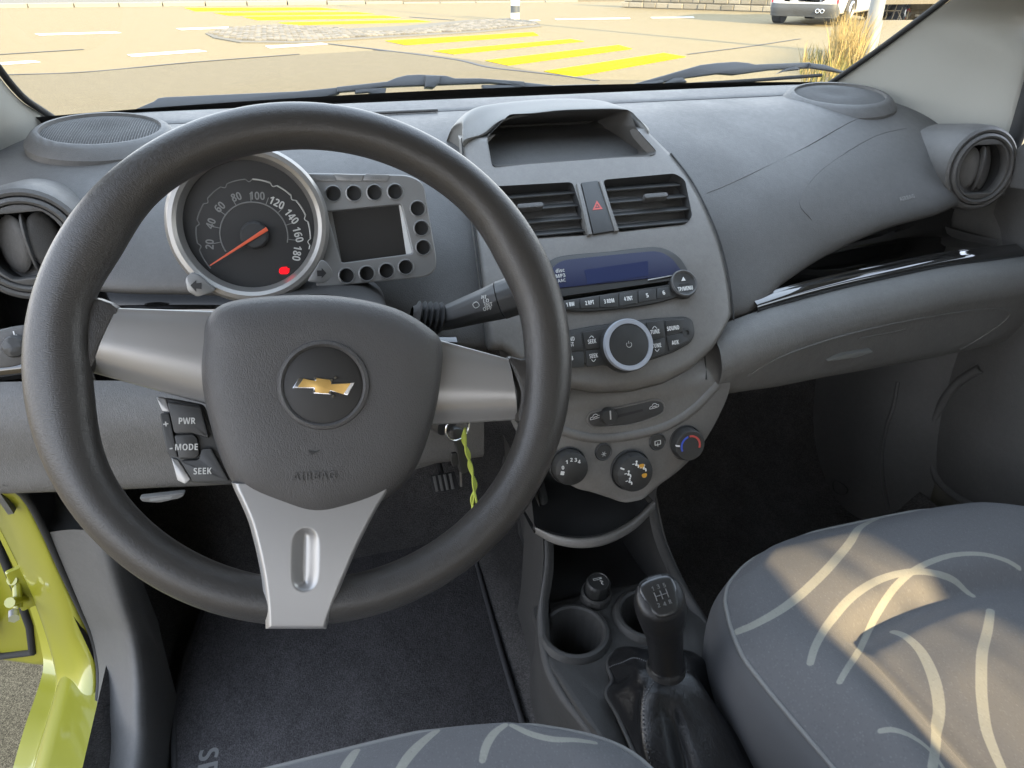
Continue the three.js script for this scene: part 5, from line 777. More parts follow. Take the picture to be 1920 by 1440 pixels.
  part(body, 'sill_trim', loft([te.map(p => p.clone().add(V(0, -0.008, -0.006))), te, te.map((p, i) => p.clone().lerp(ti[i], 0.5).add(V(0.004, 0.008, 0.004))), ti, ti.map(p => p.clone().add(V(0.015, -0.04, -0.02))), ti.map(p => p.clone().add(V(0.02, -0.18, -0.03)))], 5, 5), M.trim);
  part(body, 'trim_top', loft([[te[0].clone().add(V(0.0, 0.0, 0)), ti[0].clone()], [te[0].clone().add(V(0.004, 0.01, -0.05)), ti[0].clone().add(V(0, 0.01, -0.05))], [te[0].clone().add(V(0.0, 0.12, -0.10)), ti[0].clone().add(V(0.0, 0.12, -0.10))]], 4, 4), M.dark);
  part(body, 'kick_panel', loft([[V(-0.675, 0.80, -1.12), V(-0.675, 0.80, -0.95), V(-0.69, 0.80, -0.82)], [V(-0.665, 0.5, -1.12), V(-0.665, 0.5, -0.95), V(-0.69, 0.5, -0.84)], [V(-0.65, 0.27, -1.12), V(-0.65, 0.27, -0.95), V(-0.68, 0.27, -0.84)]], 5, 5), M.dark);
  // passenger side footwell wall with its ridge
  const wall = part(body, 'kick_panel', loft([[V(0.66, 0.82, -1.14), V(0.66, 0.82, -0.98), V(0.668, 0.82, -0.90), V(0.70, 0.82, -0.84)], [V(0.645, 0.55, -1.14), V(0.63, 0.55, -0.98), V(0.645, 0.55, -0.90), V(0.69, 0.55, -0.83)], [V(0.62, 0.27, -1.14), V(0.60, 0.27, -0.98), V(0.60, 0.27, -0.88), V(0.66, 0.27, -0.80)]], 6, 6), M.trim);
  part(wall, 'wall_ridge', tube(hits(wall, [[1684, 716], [1676, 760], [1663, 800], [1654, 850], [1656, 900], [1666, 955]], 0.0005), 0.0035, 6, 8), M.trim);
  part(wall, 'trim_clip', tube(hits(wall, [[1562, 905], [1570, 902], [1590, 918], [1586, 926], [1566, 922]], 0.0005), 0.0012, 5, 5, true), M.dark);
}
// ---------------------------------------------------------------- doors
const pdoor = thing('passenger_door', 'dark grey passenger door panel with speaker pocket beside the seat', 'door', V(0.70, 0.3, -0.25));
{
  const rows = [[0.955, 0.74], [0.965, 0.715], [0.955, 0.695], [0.90, 0.688], [0.78, 0.690], [0.62, 0.680], [0.45, 0.675], [0.36, 0.69], [0.30, 0.72]].map(([y, x]) => [-0.88, -0.75, -0.55, -0.3, 0.0, 0.38].map((z, i) => V(x - [0, 0.004, 0.008, 0.01, 0.01, 0.005][i], y + (y > 0.9 ? [-0.055, -0.045, -0.02, 0.0, 0.015, 0.03][i] : 0), z)));
  const pn = part(pdoor, 'door_panel', loft(rows, 6, 5), M.trim);
  const oc = hits(pn, [[1840, 690], [1800, 715], [1768, 755], [1748, 805], [1745, 850], [1760, 900], [1800, 935], [1860, 965], [1915, 990]], 0.0);
  if (oc.length > 3) part(pn, 'speaker_pocket', tube(oc, 0.008, 6, 8), M.trim);
  part(pdoor, 'door_skin', loft([[0.955, 0.755], [0.80, 0.795], [0.55, 0.80], [0.28, 0.77]].map(([y, x]) => [-0.90, -0.5, 0.0, 0.40].map(z => V(x, y, z))), 4, 4), M.green);
  part(pdoor, 'mirror_base', slab(new Frame(V(0.70, 0, 0), V(-1, 0, 0.05)), rounded([[-0.90, 0.90], [-0.62, 0.93], [-0.60, 1.17], [-0.70, 1.12]], 0.01), -0.006, 0.006, 0.002), M.trim);
  part(pdoor, 'window_frame', tube([V(0.70, 0.93, -0.86), V(0.675, 1.15, -0.62), V(0.645, 1.35, -0.36), V(0.64, 1.385, -0.1), V(0.645, 1.39, 0.34), V(0.70, 0.97, 0.38)], 0.016, 8, 8), M.rubber);
  part(pdoor, 'window_glass', loft([[V(0.70, 0.93, -0.85), V(0.704, 0.94, -0.4), V(0.705, 0.97, 0.36)], [V(0.675, 1.16, -0.60), V(0.675, 1.18, -0.2), V(0.675, 1.2, 0.36)], [V(0.645, 1.36, -0.35), V(0.645, 1.38, -0.05), V(0.645, 1.39, 0.34)]], 5, 5), M.glass);
}
const ddoor = thing('driver_door', 'open lime green driver door with hinge check strap, seen past the sill', 'door', V(-0.80, 0.3, -0.85));
{
  // hinged at the front post and swung wide open: local x runs from the hinge to the outer end, y up, z through the thickness
  const hinge = atX(42, 1150, -0.80), f = new Frame(V(hinge.x, 0, hinge.z - 0.03), V(-0.42, 0, 0.9));
  const sh = (x0, x1, y0, y1, r) => rounded([[x0, y0], [x1, y0], [x1, y1], [x0, y1]], r);
  const lowY = f.p(60, 1285)[1];
  part(ddoor, 'door_skin', slab(f, sh(-1.0, -0.005, lowY, 0.98, 0.05), -0.085, -0.06, 0.01), M.green);
  part(ddoor, 'door_inner', slab(f, sh(-0.98, -0.02, lowY + 0.015, 0.96, 0.05), -0.06, -0.02, 0.016), M.green);
  part(ddoor, 'door_seal', tube(sh(-0.94, -0.045, lowY + 0.04, 0.93, 0.06).filter((_, i) => i % 2 === 0).map(([a, b]) => f.w(a, b, -0.018)), 0.006, 4, 8, true), M.rubber);
  part(ddoor, 'door_card', slab(f, sh(-0.90, -0.09, lowY + 0.09, 0.94, 0.06), -0.03, 0.02, 0.02), M.trim);
  const hg = part(ddoor, 'hinge', [bar(atX(22, 1088, -0.77), atX(50, 1078, -0.765), 0.007, 0.006, 10), bar(atX(18, 1130, -0.77), atX(56, 1120, -0.765), 0.007, 0.006, 10), bar(atX(30, 1070, -0.768), atX(34, 1140, -0.768), 0.006, 0.006, 10), slab(Frame.tilt(atX(46, 1100, -0.762), 0, 30), rounded([[-0.014, -0.035], [0.014, -0.035], [0.014, 0.035], [-0.014, 0.035]], 0.004), -0.004, 0.004, 0.002)], M.green);
  part(hg, 'hinge_bolt', bar(atX(26, 1148, -0.765), atX(26, 1160, -0.762), 0.007, 0.007, 6), M.steel);
}
// ---------------------------------------------------------------- windscreen, cowl, bonnet and wipers
const screen = thing('windscreen', 'clear curved windscreen glass with black edge band', 'windscreen', V(0, 1.0, -1.28));
const wsX = [-0.72, -0.48, -0.22, 0, 0.22, 0.46, 0.69], wsBase = x => V(x, 0.990, -1.325 + 0.10 * (x / 0.64) ** 2), wsTop = x => V(x * 0.86, 1.415, -0.58 + 0.04 * (x / 0.64) ** 2);
{
  const row = t => wsX.map(x => { const p = wsBase(x).lerp(wsTop(x), t); p.z -= 0.05 * Math.sin(Math.PI * t); return p; });
  part(screen, 'glass', loft([0, 0.25, 0.5, 0.75, 1].map(row), 5, 5), M.glass);
  part(screen, 'edge_band', loft([wsX.map(x => wsBase(x).add(V(0, -0.012, 0.012))), wsX.map(x => { const p = row(0.0)[wsX.indexOf(x)]; return p.add(V(0, 0.004, 0.008)); }), wsX.map(x => row(0.045)[wsX.indexOf(x)].add(V(0, -0.002, 0.006)))], 5, 3), M.rubber);
  const bonnet = part(body, 'bonnet', loft([-1.42, -1.55, -1.75, -2.0, -2.15, -2.2].map((z, i) => [-0.76, -0.70, -0.60, -0.3, 0, 0.3, 0.60, 0.70, 0.76].map((x, k) => V(x, [0.935, 0.930, 0.905, 0.84, 0.74, 0.55][i] + [-0.05, 0.015, 0.012, 0.0, 0.0, 0.0, 0.012, 0.015, -0.05][k], z))), 4, 4), M.green);
  part(body, 'cowl', loft([wsX.map(x => wsBase(x).add(V(0, -0.006, 0.0))), wsX.map(x => wsBase(x).add(V(0, -0.03, -0.05))), wsX.map(x => V(x * 1.1, 0.925, -1.46))], 5, 4), M.rubber);
  part(body, 'scuttle', loft([wsX.map(x => V(x * 1.02, 0.985, -1.30 + 0.1 * (x / 0.64) ** 2)), wsX.map(x => V(x * 1.02, 0.80, -1.22)), wsX.map(x => V(x * 1.02, 0.30, -1.20))], 4, 3), M.dark);
  part(body, 'front_wheel_arch', rbox(1.4, 0.62, 0.7, 0.08, place(0, 0.52, -1.68)), M.rubber);
}
function wiper(label, polys, rubberLine, z0, z1) {
  const w = thing('windscreen_wiper', label, 'wiper', atZ(...polys[0][1][0], z0), 'windscreen wipers');
  const zAt = px => z0 + (z1 - z0) * (px - polys[0][1][0][0]) / 700;
  for (const [nm, pts, th] of polys) { const cx = pts.reduce((s, p) => s + p[0], 0) / pts.length, f = Frame.tilt(atZ(cx, pts[0][1], z0), 18, 0); part(w, nm, slab(f, f.ps(pts), -th, th, 0.002), M.wiper); }
  part(w, 'rubber_blade', tube(rubberLine.map(p => atZ(...p, z0 + 0.012)), 0.0035, 5, 6), M.rubber);
  return w;
}
wiper('long black windscreen wiper in front of the steering wheel', [
  ['arm', [[243, 212], [290, 192], [298, 186], [310, 184], [560, 173], [640, 165], [636, 176], [600, 186], [520, 193], [300, 207]], 0.010],
  ['bridge', [[631, 164], [725, 154], [742, 147], [762, 142], [785, 141], [835, 143], [852, 148], [900, 148], [982, 154], [982, 164], [965, 164], [948, 156], [905, 157], [850, 159], [720, 164], [668, 171], [632, 174]], 0.007],
  ['clip', [[796, 144], [826, 144], [822, 158], [812, 166], [796, 165]], 0.011],
  ['claw', [[664, 167], [724, 166], [722, 177], [700, 178], [690, 174], [666, 176]], 0.006], ['claw', [[903, 160], [962, 160], [980, 164], [950, 169], [925, 171], [905, 172]], 0.006],
  ['blade_end', [[982, 155], [1050, 162], [1150, 164], [1150, 168], [1040, 167], [982, 165]], 0.005]],
  [[560, 196], [700, 186], [850, 178], [1000, 172], [1150, 167]], -1.345, -1.345);
wiper('short black windscreen wiper ahead of the passenger side', [
  ['bridge', [[1180, 160], [1240, 143], [1310, 123], [1342, 119], [1376, 117], [1400, 119], [1412, 122], [1516, 118], [1517, 128], [1480, 129], [1440, 132], [1374, 141], [1345, 139], [1285, 147], [1235, 156], [1190, 164]], 0.007],
  ['blade_end', [[1516, 119], [1545, 122], [1572, 132], [1588, 134], [1586, 139], [1552, 133], [1518, 128]], 0.005],
  ['claw', [[1262, 147], [1278, 146], [1286, 155], [1270, 156], [1240, 158]], 0.006], ['claw', [[1455, 139], [1470, 130], [1490, 126], [1498, 131], [1470, 134]], 0.006],
  ['arm', [[1040, 161], [1120, 159], [1122, 164], [1040, 167]], 0.008], ['arm', [[1120, 161], [1180, 159], [1240, 150], [1243, 156], [1186, 166], [1122, 165]], 0.006]],
  [[1190, 166], [1300, 158], [1420, 150], [1540, 141]], -1.345, -1.345);

// ---------------------------------------------------------------- outside: road, crossing, island
const fG = new Frame(V(0, 0, 0), V(0, 1, 0), V(0, 0, -1));
let sAs = 41; const rAs = () => { sAs = (sAs * 1664525 + 1013904223) >>> 0; return sAs / 4294967296; };
const asphaltCol = (a, b, s) => tex(1024, (u, v) => { const w = rAs(), w2 = noiseFine(u, v), k = a + b * 0.6 * (w - 0.5) + b * 0.7 * (w2 - 0.5) + 0.04 * b * (n8(u, v) - 0.5) + (w > 0.965 ? 0.14 : w < 0.03 ? -0.10 : 0); return [k * 1.02, k, k * 0.93]; }, s, true);
const nf = noiseGrid(256, 303), noiseFine = (u, v) => nf(u * 2, v * 2);
const mRoad = phy({ specularIntensity: 0.25, color: lin(0.84, 0.72, 0.49), map: asphaltCol(0.50, 0.34, 0.9), roughness: 0.95 });
const mRoad2 = phy({ specularIntensity: 0.25, color: lin(0.72, 0.63, 0.47), map: asphaltCol(0.46, 0.42, 1.4), roughness: 0.95 });
const wornTex = tex(512, (u, v) => { const w = n64(u, v) * 0.5 + n256(u, v) * 0.5, k = w > 0.66 ? 0.62 : w > 0.60 ? 0.82 : 0.97; return [k, k, k * (k < 0.9 ? 0.95 : 1)]; }, 0.8, true);
const mYellow = phy({ specularIntensity: 0.05, color: lin(0.60, 0.46, 0.0), map: wornTex, roughness: 0.8 });
const mLane = std({ color: lin(0.55, 0.55, 0.52), map: wornTex, roughness: 0.8 });
const mKerb = std({ color: lin(0.26, 0.25, 0.21), map: dustTex, roughness: 0.9 });
const mPave = std({ color: lin(0.14, 0.128, 0.10), map: dustTex, roughness: 0.95 });
const onGround = (pts, h0, h1, bevel = 0) => slab(fG, fG.ps(pts, h1), h0, h1, bevel);
const flat = (name, pts, y, m) => { const s = toShape(pts); const g = new THREE.ShapeGeometry(s); g.rotateX(-Math.PI / 2); g.translate(0, y, 0); boxUV2(g); return structure(name, g, m); };
function boxUV2(g) { const p = g.attributes.position, uv = new Float32Array(p.count * 2); for (let i = 0; i < p.count; i++) { uv[2 * i] = p.getX(i); uv[2 * i + 1] = p.getZ(i); } g.setAttribute('uv', new THREE.BufferAttribute(uv, 2)); }
const drop = fG.ps([[1652, 37.5], [1740, 37.5]]);       // edge of the verge beyond which the ground falls away
const dl = drop[0], dr = [drop[1][0] + 60 * (drop[1][0] - drop[0][0]), drop[1][1] + 60 * (drop[1][1] - drop[0][1])];
const road = flat('road', [[-260, -60], [260, -60], dr, dl, [dl[0] + 12, dl[1] + 30], [12, 33.4], [-260, 33.4]], 0, mRoad);
flat('lower_ground', [[-400, -200], [400, -200], [400, 400], [-400, 400]], -1.9, mPave);
const mk = (name, geo, m, kind) => { const g = boxUV(geo.index ? geo.toNonIndexed() : geo); boxUV2(g); const o = new THREE.Mesh(g, m); o.name = name; o.castShadow = o.receiveShadow = true; if (kind) o.userData.kind = kind; road.add(o); return o; };
mk('asphalt_patch', onGround([[-900, 200], [0, 142], [150, 137], [350, 119], [560, 103], [690, 95], [770, 98], [900, 114], [1000, 133], [1100, 149], [1250, 150], [1480, 175], [1300, 420], [-900, 700]], 0.001, 0.004), mRoad2);
mk('asphalt_patch', (() => { const g = new THREE.PlaneGeometry(14, 8); g.rotateX(-Math.PI / 2); g.translate(-3, 0.008, 0.5); return g; })(), mRoad2);
for (const q of [[[722, 76], [1000, 60], [1010, 66], [760, 84]], [[812, 95], [1070, 73], [1095, 77], [850, 101]], [[910, 113], [1160, 84], [1185, 91], [952, 122]], [[1020, 133], [1245, 99], [1286, 106], [1075, 143]], [[345, 14.5], [600, 14], [640, 18], [366, 21]], [[400, 23.5], [670, 22.5], [702, 26], [428, 29]], [[455, 31], [720, 29], [752, 33], [482, 37.5]], [[522, 42], [780, 37], [808, 40.5], [545, 47]]]) mk('crossing_stripe', onGround(q, 0.004, 0.010), mYellow);
for (const q of [[[65, 63], [215, 59], [228, 61.5], [74, 66]], [[330, 53], [432, 50], [440, 52], [340, 56]], [[238, 102], [372, 93], [388, 96], [248, 106]], [[497, 86], [603, 80], [615, 82.5], [506, 90]], [[-60, 121], [62, 113], [76, 116], [-50, 125]], [[970, 38.5], [1008, 37], [1014, 38.5], [975, 40]], [[1040, 35], [1180, 33], [1182, 35], [1044, 37]], [[1220, 32], [1300, 31], [1302, 33], [1223, 34]]]) mk('lane_marking', onGround(q, 0.004, 0.009), mLane);
const mTar = std({ color: lin(0.028, 0.028, 0.03), roughness: 0.7 });
for (const [pts, w] of [[[[612, 82], [700, 92], [780, 102], [860, 113], [920, 127], [980, 134], [1060, 143], [1120, 152]], 0.045], [[[0, 102.5], [90, 97], [156, 93]], 0.05], [[[0, 141], [150, 136], [350, 118], [560, 102]], 0.04], [[[700, 94], [780, 101], [860, 113]], 0.025], [[[1290, 102], [1400, 88], [1500, 73]], 0.03], [[[770, 32], [850, 38]], 0.06]])
  mk('tar_seam', (() => { const g = tube(pts.map(p => atY(...p, 0.002)), w, 6, 8); g.scale(1, 0.10, 1); g.translate(0, 0.006, 0); return g; })(), mTar);
// kerb stones and pavement across the road
const pave = structure('far_pavement', (() => { const g = new THREE.BoxGeometry(120, 0.4, 30); g.translate(0, -0.07, -48.9); boxUV2(g); return g; })(), mPave);
for (let k = 0; k < 22; k++) { const g = rbox(1.46, 0.3, 0.32, 0.02, place(-20 + k * 1.5, -0.01 - (k > 14 ? Math.min(0.09, (k - 14) * 0.03) : 0), -33.72)); const o = new THREE.Mesh(g, mKerb); o.name = 'kerb_stone'; o.castShadow = o.receiveShadow = true; pave.add(o); }
// cobbled island
const island = structure('traffic_island', (() => { const g = onGround([[385, 62], [420, 53], [520, 47], [640, 54], [760, 48], [880, 37], [960, 35], [1005, 42], [1015, 49], [900, 60], [760, 68], [640, 75], [560, 80], [450, 79], [400, 70]], 0, 0.02); boxUV2(g); return g; })(), mPave);
{
  const poly = fG.ps([[395, 64], [430, 55], [520, 49], [640, 56], [690, 62], [760, 60], [820, 52], [900, 40], [960, 37], [1000, 43], [1008, 48], [900, 59], [760, 67], [640, 74], [560, 79], [455, 78], [410, 70]]);
  const inside = (x, y) => { let c = false; for (let i = 0, j = poly.length - 1; i < poly.length; j = i++) { const [a, b] = poly[i], [d, e] = poly[j]; if ((b > y) !== (e > y) && x < (d - a) * (y - b) / (e - b) + a) c = !c; } return c; };
  const list = [], xs2 = poly.map(p => p[0]), ys2 = poly.map(p => p[1]), ang = 0.5, ca = Math.cos(ang), sa = Math.sin(ang);
  for (let i = -120; i < 160; i++) for (let j = -20; j < 260; j++) { const a = i * 0.135 + (j % 2) * 0.06, b = j * 0.125, x = a * ca - b * sa + (rnd() - 0.5) * 0.02, y = a * sa + b * ca + (rnd() - 0.5) * 0.02; if (inside(x, y)) list.push([x, y]); }
  const im = new THREE.InstancedMesh(new RoundedBoxGeometry(0.115, 0.09, 0.105, 2, 0.02), std({ color: lin(1), roughness: 0.9 }), list.length), m4 = new THREE.Matrix4(), col = new THREE.Color();
  list.forEach(([x, y], i) => { m4.compose(V(x, 0.0 + rnd() * 0.012, -y), new THREE.Quaternion().setFromEuler(new THREE.Euler((rnd() - 0.5) * 0.12, -ang + (rnd() - 0.5) * 0.2, (rnd() - 0.5) * 0.12)), V(1, 1, 0.9 + rnd() * 0.15)); im.setMatrixAt(i, m4); const k = 0.085 + rnd() * 0.08; im.setColorAt(i, col.setRGB(k, k * 0.93, k * 0.78)); });
  im.name = 'cobblestones'; im.userData.kind = 'stuff'; im.castShadow = im.receiveShadow = true; island.add(im);
}
// striped bollard on the island
{
  const b = atY(966, 39, 0), t = thing('bollard', 'black and white banded bollard on the cobbled island', 'bollard', b), dk = std({ color: lin(0.05, 0.06, 0.07), roughness: 0.6 }), wt = std({ color: lin(0.62, 0.62, 0.58), roughness: 0.6 });
  for (let k = 0; k < 6; k++) { const f = fG.at(b.x, -b.z, 0.02 + k * 0.17); part(t, 'band', turned(f, [[0.115, 0], [0.118, 0.004], [0.118, 0.166], [0.115, 0.17]], 24), k % 2 ? dk : wt); }
  part(t, 'cap', turned(fG.at(b.x, -b.z, 1.04), [[0.115, 0], [0.10, 0.05], [0.05, 0.08], [0, 0.085]], 24), dk);
}
// lamp post
{
  const b = atY(1625, 104, 0), t = thing('lamp_post', 'tall pale grey steel lamp post standing behind the dry grass', 'lamp post', b), mp = std({ color: lin(0.20, 0.21, 0.21), roughness: 0.5, metalness: 0.2 });
  part(t, 'post', bar(b, b.clone().add(V(0, 8.6, 0)), 0.115, 0.07, 24), mp); part(t, 'base_collar', turned(fG.at(b.x, -b.z, 0), [[0.19, 0], [0.19, 0.03], [0.13, 0.05], [0.13, 0.5], [0.125, 0.5]], 24), mp);
  part(t, 'lamp_head', rbox(0.26, 0.10, 0.6, 0.04, place(b.x, 8.62, b.z - 0.25)), mp);
}
// added hedge, unseen to the right, to block low sun from the cabin front
{
  const t = thing('added_shade_hedge', 'added unseen green hedge on the passenger side that blocks the sun', 'hedge', V(1.48, 0, 1.6));
  part(t, 'sun_block_core', rbox(0.50, 2.6, 1.84, 0.06, place(1.48, 1.3, 1.69)), std({ color: lin(0.065, 0.095, 0.028), roughness: 1 }));  // solid core of the added hedge, stops the sun
  const N = 5000, q = new THREE.BufferGeometry(); q.setAttribute('position', new THREE.Float32BufferAttribute([0, -0.5, 0, 0.32, 0, 0.06, 0, 0.5, 0, 0, -0.5, 0, 0, 0.5, 0, -0.32, 0, 0.06], 3)); q.computeVertexNormals();
  const im = new THREE.InstancedMesh(q, std({ color: lin(1), roughness: 0.7 }), N), m4 = new THREE.Matrix4(), col = new THREE.Color();
  for (let i = 0; i < N; i++) { const f = rnd(), w = rnd() < 0.5 ? -1 : 1, p = f < 0.75 ? V(w * (0.25 + rnd() * 0.07), rnd() * 2.55, (rnd() - 0.5) * 1.9 + 0.06) : f < 0.9 ? V((rnd() - 0.5) * 0.66, 2.6 + rnd() * 0.1, (rnd() - 0.5) * 1.9 + 0.06) : V((rnd() - 0.5) * 0.66, rnd() * 2.55, 0.06 + w * (0.88 + rnd() * 0.08)), s = 0.05 + rnd() * 0.05; m4.compose(p, new THREE.Quaternion().setFromEuler(new THREE.Euler(rnd() * 6, rnd() * 6, rnd() * 6)), V(s, s, s)); im.setMatrixAt(i, m4); const g = rnd(); im.setColorAt(i, col.setRGB(0.05 + 0.05 * g, 0.085 + 0.06 * g, 0.02)); }
  im.name = 'leaves'; im.userData.kind = 'stuff'; im.castShadow = im.receiveShadow = true; t.add(im);
}
// dry grass on the verge
{
  const N = 1400, geo = new THREE.BufferGeometry(), q = [], nn = []; 
  for (let s = 0; s < 4; s++) { const y0 = s / 4, y1 = (s + 1) / 4, w0 = 0.5 * (1 - y0 * 0.9), w1 = 0.5 * (1 - y1 * 0.9), b0 = y0 * y0 * 0.25, b1 = y1 * y1 * 0.25; q.push(-w0, y0, b0, w0, y0, b0, w1, y1, b1, -w0, y0, b0, w1, y1, b1, -w1, y1, b1); }
  geo.setAttribute('position', new THREE.Float32BufferAttribute(q, 3)); geo.computeVertexNormals();
  const im = new THREE.InstancedMesh(geo, std({ color: lin(1), roughness: 0.9 }), N), m4 = new THREE.Matrix4(), col = new THREE.Color();
  for (let i = 0; i < N; i++) { const tall = rnd() < 0.55, px = tall ? 1548 + (rnd() + rnd()) / 2 * 68 : 1500 + rnd() * 190, py = tall ? 96 + rnd() * 40 : 118 + rnd() * 42, p = atY(px, py, 0), h = tall ? 0.25 + rnd() * 0.45 : 0.12 + rnd() * 0.22; if (i % 40 === 0 && tall) p.y = 0;
    m4.compose(p, new THREE.Quaternion().setFromEuler(new THREE.Euler((rnd() - 0.5) * 0.5, rnd() * 6.28, (rnd() - 0.5) * 0.5)), V(0.012 + rnd() * 0.012, h, h)); im.setMatrixAt(i, m4); const g = rnd(); if (tall || rnd() < 0.4) im.setColorAt(i, col.setRGB(0.19 + 0.12 * g, 0.145 + 0.085 * g, 0.058 + 0.035 * g)); else im.setColorAt(i, col.setRGB(0.10 + 0.06 * g, 0.10 + 0.04 * g, 0.032)); }
  im.name = 'dry_grass'; im.userData = { kind: 'stuff', label: 'tall golden dry grass on the verge by the lamp post', category: 'grass' }; im.castShadow = im.receiveShadow = true; scene.add(im);
}
// dry stone wall
{
  const a = atY(1175, 14, 0), b = atY(1480, 24, 0), t = thing('stone_wall', 'low pale dry stone wall behind the white car', 'stone wall', a.clone().lerp(b, 0.5)), d = b.clone().sub(a), L = d.length(), yaw = Math.atan2(-d.z, d.x);
  const mats = [0.20, 0.25, 0.16].map(k => std({ color: lin(k, k * 0.92, k * 0.72), roughness: 0.95, bumpMap: grainTex, bumpScale: 0.004 }));
  part(t, 'wall_core', rbox(L, 1.3, 0.35, 0.03, place((a.x + b.x) / 2, 0.6, (a.z + b.z) / 2, yaw)), std({ color: lin(0.16, 0.147, 0.115), roughness: 1 }));
  for (let c = 0; c < 6; c++) { let s = -0.1 * rnd(); while (s < L) { const w = 0.26 + rnd() * 0.34, h = 0.185; const p = a.clone().addScaledVector(d.clone().normalize(), Math.min(L, s + w / 2)); part(t, 'stone', rbox(w - 0.025, h - 0.022, 0.40 + rnd() * 0.05, 0.025, place(p.x, 0.1 + c * 0.19, p.z, yaw + (rnd() - 0.5) * 0.04)), mats[Math.floor(rnd() * 3)]); s += w; } }
  // tufts at the foot
}
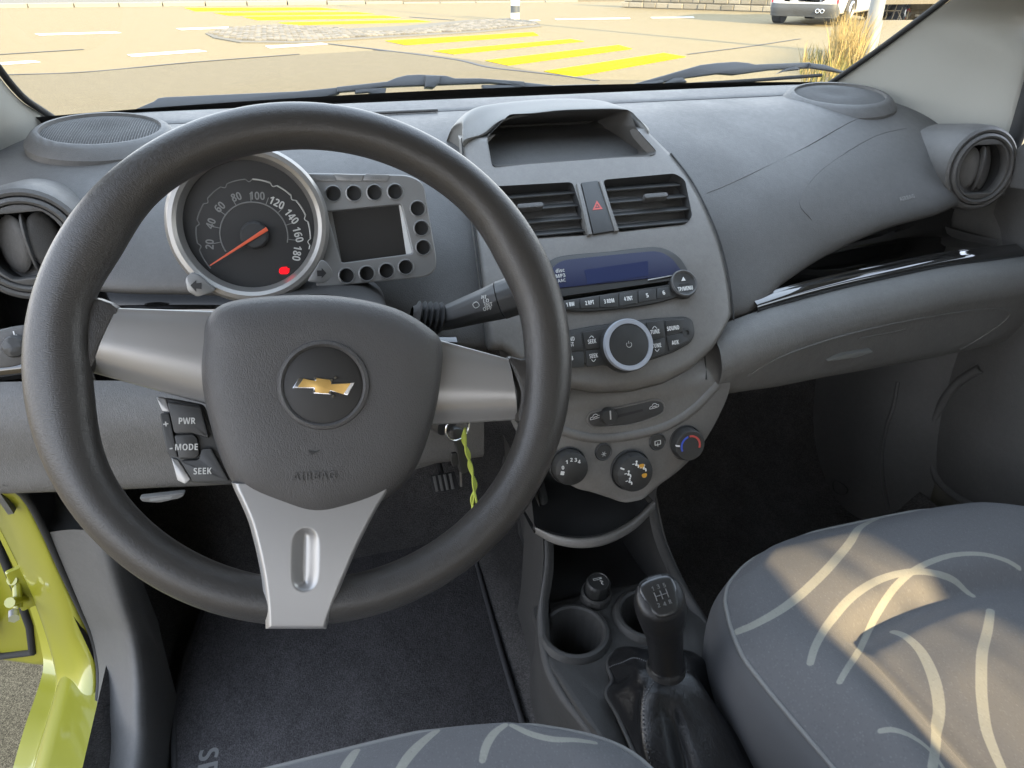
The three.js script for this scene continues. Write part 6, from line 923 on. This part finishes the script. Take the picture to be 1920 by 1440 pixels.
// ---------------------------------------------------------------- cars on the road
function car(label, at0, heading, paint, opt = {}) {
  const t = thing('car', label, 'car', at0), c = Math.cos(heading), s = Math.sin(heading), W = opt.w ?? 0.9, Ln = opt.l ?? 4.3, H = opt.h ?? 1.53, LB = new THREE.Matrix4().makeRotationY(heading).setPosition(at0);
  const tx = g => { g.applyMatrix4(LB); return g; };   // local: -z is forward, x right
  const st = [[Ln / 2, 0.52, 0.80, 0.60], [Ln / 2 - 0.05, 0.30, 0.95, 0.80], [Ln / 2 - 0.30, 0.24, 1.02, 0.97], [0.6, 0.22, 1.0, 1.0], [-0.8, 0.22, 0.98, 1.0], [-Ln / 2 + 0.7, 0.24, 0.92, 0.99], [-Ln / 2 + 0.15, 0.28, 0.80, 0.86], [-Ln / 2, 0.45, 0.65, 0.6]];
  const ring = (z, y0, y1, k) => { const w = W * k; return [V(0, y0, z), V(w * 0.8, y0, z), V(w * 0.97, y0 + 0.10, z), V(w, (y0 + y1) / 2, z), V(w * 0.96, y1 - 0.05, z), V(w * 0.86, y1, z), V(0, y1 + 0.02, z), V(-w * 0.86, y1, z), V(-w * 0.96, y1 - 0.05, z), V(-w, (y0 + y1) / 2, z), V(-w * 0.97, y0 + 0.10, z), V(-w * 0.8, y0, z), V(0, y0, z)]; };
  const bodyMesh = part(t, 'body', tx(loft(st.map(r => ring(...r)), 3, 4)), paint);
  const cab = [[Ln / 2 - 0.12, 0.98, 1.04, 0.80], [Ln / 2 - 0.45, 0.98, H - 0.06, 0.74], [0.5, 0.98, H, 0.76], [-0.4, 0.98, H - 0.04, 0.74], [-1.15, 0.96, 1.0, 0.82]];
  part(t, 'cabin', tx(loft(cab.map(([z, y0, y1, k]) => [V(-W * 0.9, y0, z), V(-W * k, y1 - 0.04, z), V(-W * k * 0.8, y1, z), V(0, y1 + 0.015, z), V(W * k * 0.8, y1, z), V(W * k, y1 - 0.04, z), V(W * 0.9, y0, z)]), 3, 4)), paint);
  const mg = phy({ color: lin(0.02, 0.024, 0.028), roughness: 0.08, clearcoat: 1 });
  part(t, 'rear_window', tx(rbox(W * 1.35, 0.34, 0.02, 0.008, place(0, 1.22, Ln / 2 - 0.25, 0, -0.62))), mg);
  for (const sd of [-1, 1]) { part(t, 'side_window', tx(rbox(0.02, 0.30, 1.0, 0.008, place(sd * W * 0.855, 1.20, 0.55, 0, 0, sd * 0.42))), mg); part(t, 'side_window', tx(rbox(0.02, 0.30, 0.7, 0.008, place(sd * W * 0.855, 1.20, -0.38, 0, 0, sd * 0.42))), mg); }
  part(t, 'bumper', tx(loft([[Ln / 2 + 0.015, 0.30, 0.50], [Ln / 2 + 0.03, 0.30, 0.44], [Ln / 2 - 0.02, 0.24, 0.36]].map(([z, a, b], i) => [V(-W * 0.92, a + 0.02, z - 0.2), V(-W * 0.75, a, z), V(0, a - 0.0, z + 0.01), V(W * 0.75, a, z), V(W * 0.92, a + 0.02, z - 0.2)].map(p => p.add(V(0, [0.18, 0.06, -0.04][i], 0)))), 5, 4)), std({ color: lin(0.05, 0.055, 0.06), roughness: 0.6 }));
  for (const sd of [-1, 1]) { const tl = part(t, 'tail_light', tx(rbox(0.20, 0.16, 0.06, 0.02, place(sd * W * 0.78, opt.tail ?? 0.84, Ln / 2 - 0.02, sd * 0.35))), std({ color: lin(0.5, 0.02, 0.03), roughness: 0.25 })); part(t, 'reflector', tx(rbox(0.05, 0.12, 0.02, 0.008, place(sd * W * 0.86, 0.55, Ln / 2 - 0.08, sd * 0.5))), tl.material); }
  if (opt.exhaust) for (const dx of [0.0, 0.11]) part(t, 'exhaust', tx((() => { const g = new THREE.TorusGeometry(0.042, 0.010, 8, 20); g.applyMatrix4(place(W * 0.42 + dx, 0.33, Ln / 2 + 0.05)); return g; })()), M.chrome);
  part(t, 'number_plate', tx(rbox(0.46, 0.11, 0.015, 0.005, place(0, opt.plate ?? 0.72, Ln / 2 + 0.015))), M.white);
  for (const sd of [-1, 1]) for (const z of [Ln / 2 - 0.85, -Ln / 2 + 0.85]) { const wl = part(t, 'wheel', tx((() => { const g = new THREE.CylinderGeometry(0.33, 0.33, 0.22, 32); g.rotateZ(Math.PI / 2); g.translate(sd * (W - 0.10), 0.33, z); return g; })()), M.rubber); part(wl, 'wheel_rim', tx((() => { const g = new THREE.TorusGeometry(0.17, 0.045, 8, 24); g.rotateY(Math.PI / 2); g.translate(sd * (W + 0.005), 0.33, z); return g; })()), M.steel); part(wl, 'wheel_arch', tx((() => { const g = new THREE.TorusGeometry(0.37, 0.045, 8, 24, Math.PI); g.rotateY(Math.PI / 2); g.translate(sd * (W - 0.005), 0.33, z); return g; })()), std({ color: lin(0.04), roughness: 0.7 })); }
  return t;
}
{
  const wht = phy({ color: lin(0.55, 0.56, 0.57), roughness: 0.35, clearcoat: 1, clearcoatRoughness: 0.08 }), hd = -52 * Math.PI / 180, rear = atY(1519, 45, 0), fw2 = V(Math.sin(-hd), 0, -Math.cos(hd));
  car('white crossover car driving away past the stone wall', rear.clone().addScaledVector(fw2, 1.30), hd, wht, { exhaust: true, w: 0.9 });
  const gy = phy({ color: lin(0.05, 0.055, 0.06), roughness: 0.35, clearcoat: 1 }), far = along(1716, 42, 42), h2 = -35 * Math.PI / 180; far.y = -1.9;
  const q = along(1716, 42, 46); q.y = -1.895; car('small dark hatchback beyond the verge with red tail lights', q, -38 * Math.PI / 180, gy, { w: 0.82, l: 3.7, h: 1.5, tail: 1.0 });
  // dark boundary fence of stakes beyond the verge
  const fn = thing('boundary_fence', 'dark boundary fence with pale leaning stakes beyond the verge', 'fence', along(1690, 30, 55).setY(-1.9));
  const A = along(1640, 25, 60), B = along(1800, 25, 66); 
  part(fn, 'panel', rbox(A.distanceTo(B) + 10, 4.2, 0.1, 0.02, place((A.x + B.x) / 2, -0.1, (A.z + B.z) / 2, Math.atan2(-(B.z - A.z), B.x - A.x))), std({ color: lin(0.045, 0.04, 0.035), roughness: 0.95 }));
  for (const [x0, y0, x1, y1] of [[1660, 36, 1666, 4], [1672, 36, 1684, 4], [1683, 37, 1692, 14], [1690, 37, 1684, 22], [1700, 36, 1704, 20], [1738, 24, 1754, 2], [1664, 8, 1710, 3], [1660, 20, 1690, 20]]) part(fn, 'stake', bar(along(x0, y0, 40), along(x1, y1, 40), 0.035, 0.025, 6), std({ color: lin(0.45, 0.40, 0.30), roughness: 0.9 }));
}

renderer.render(scene, camera);
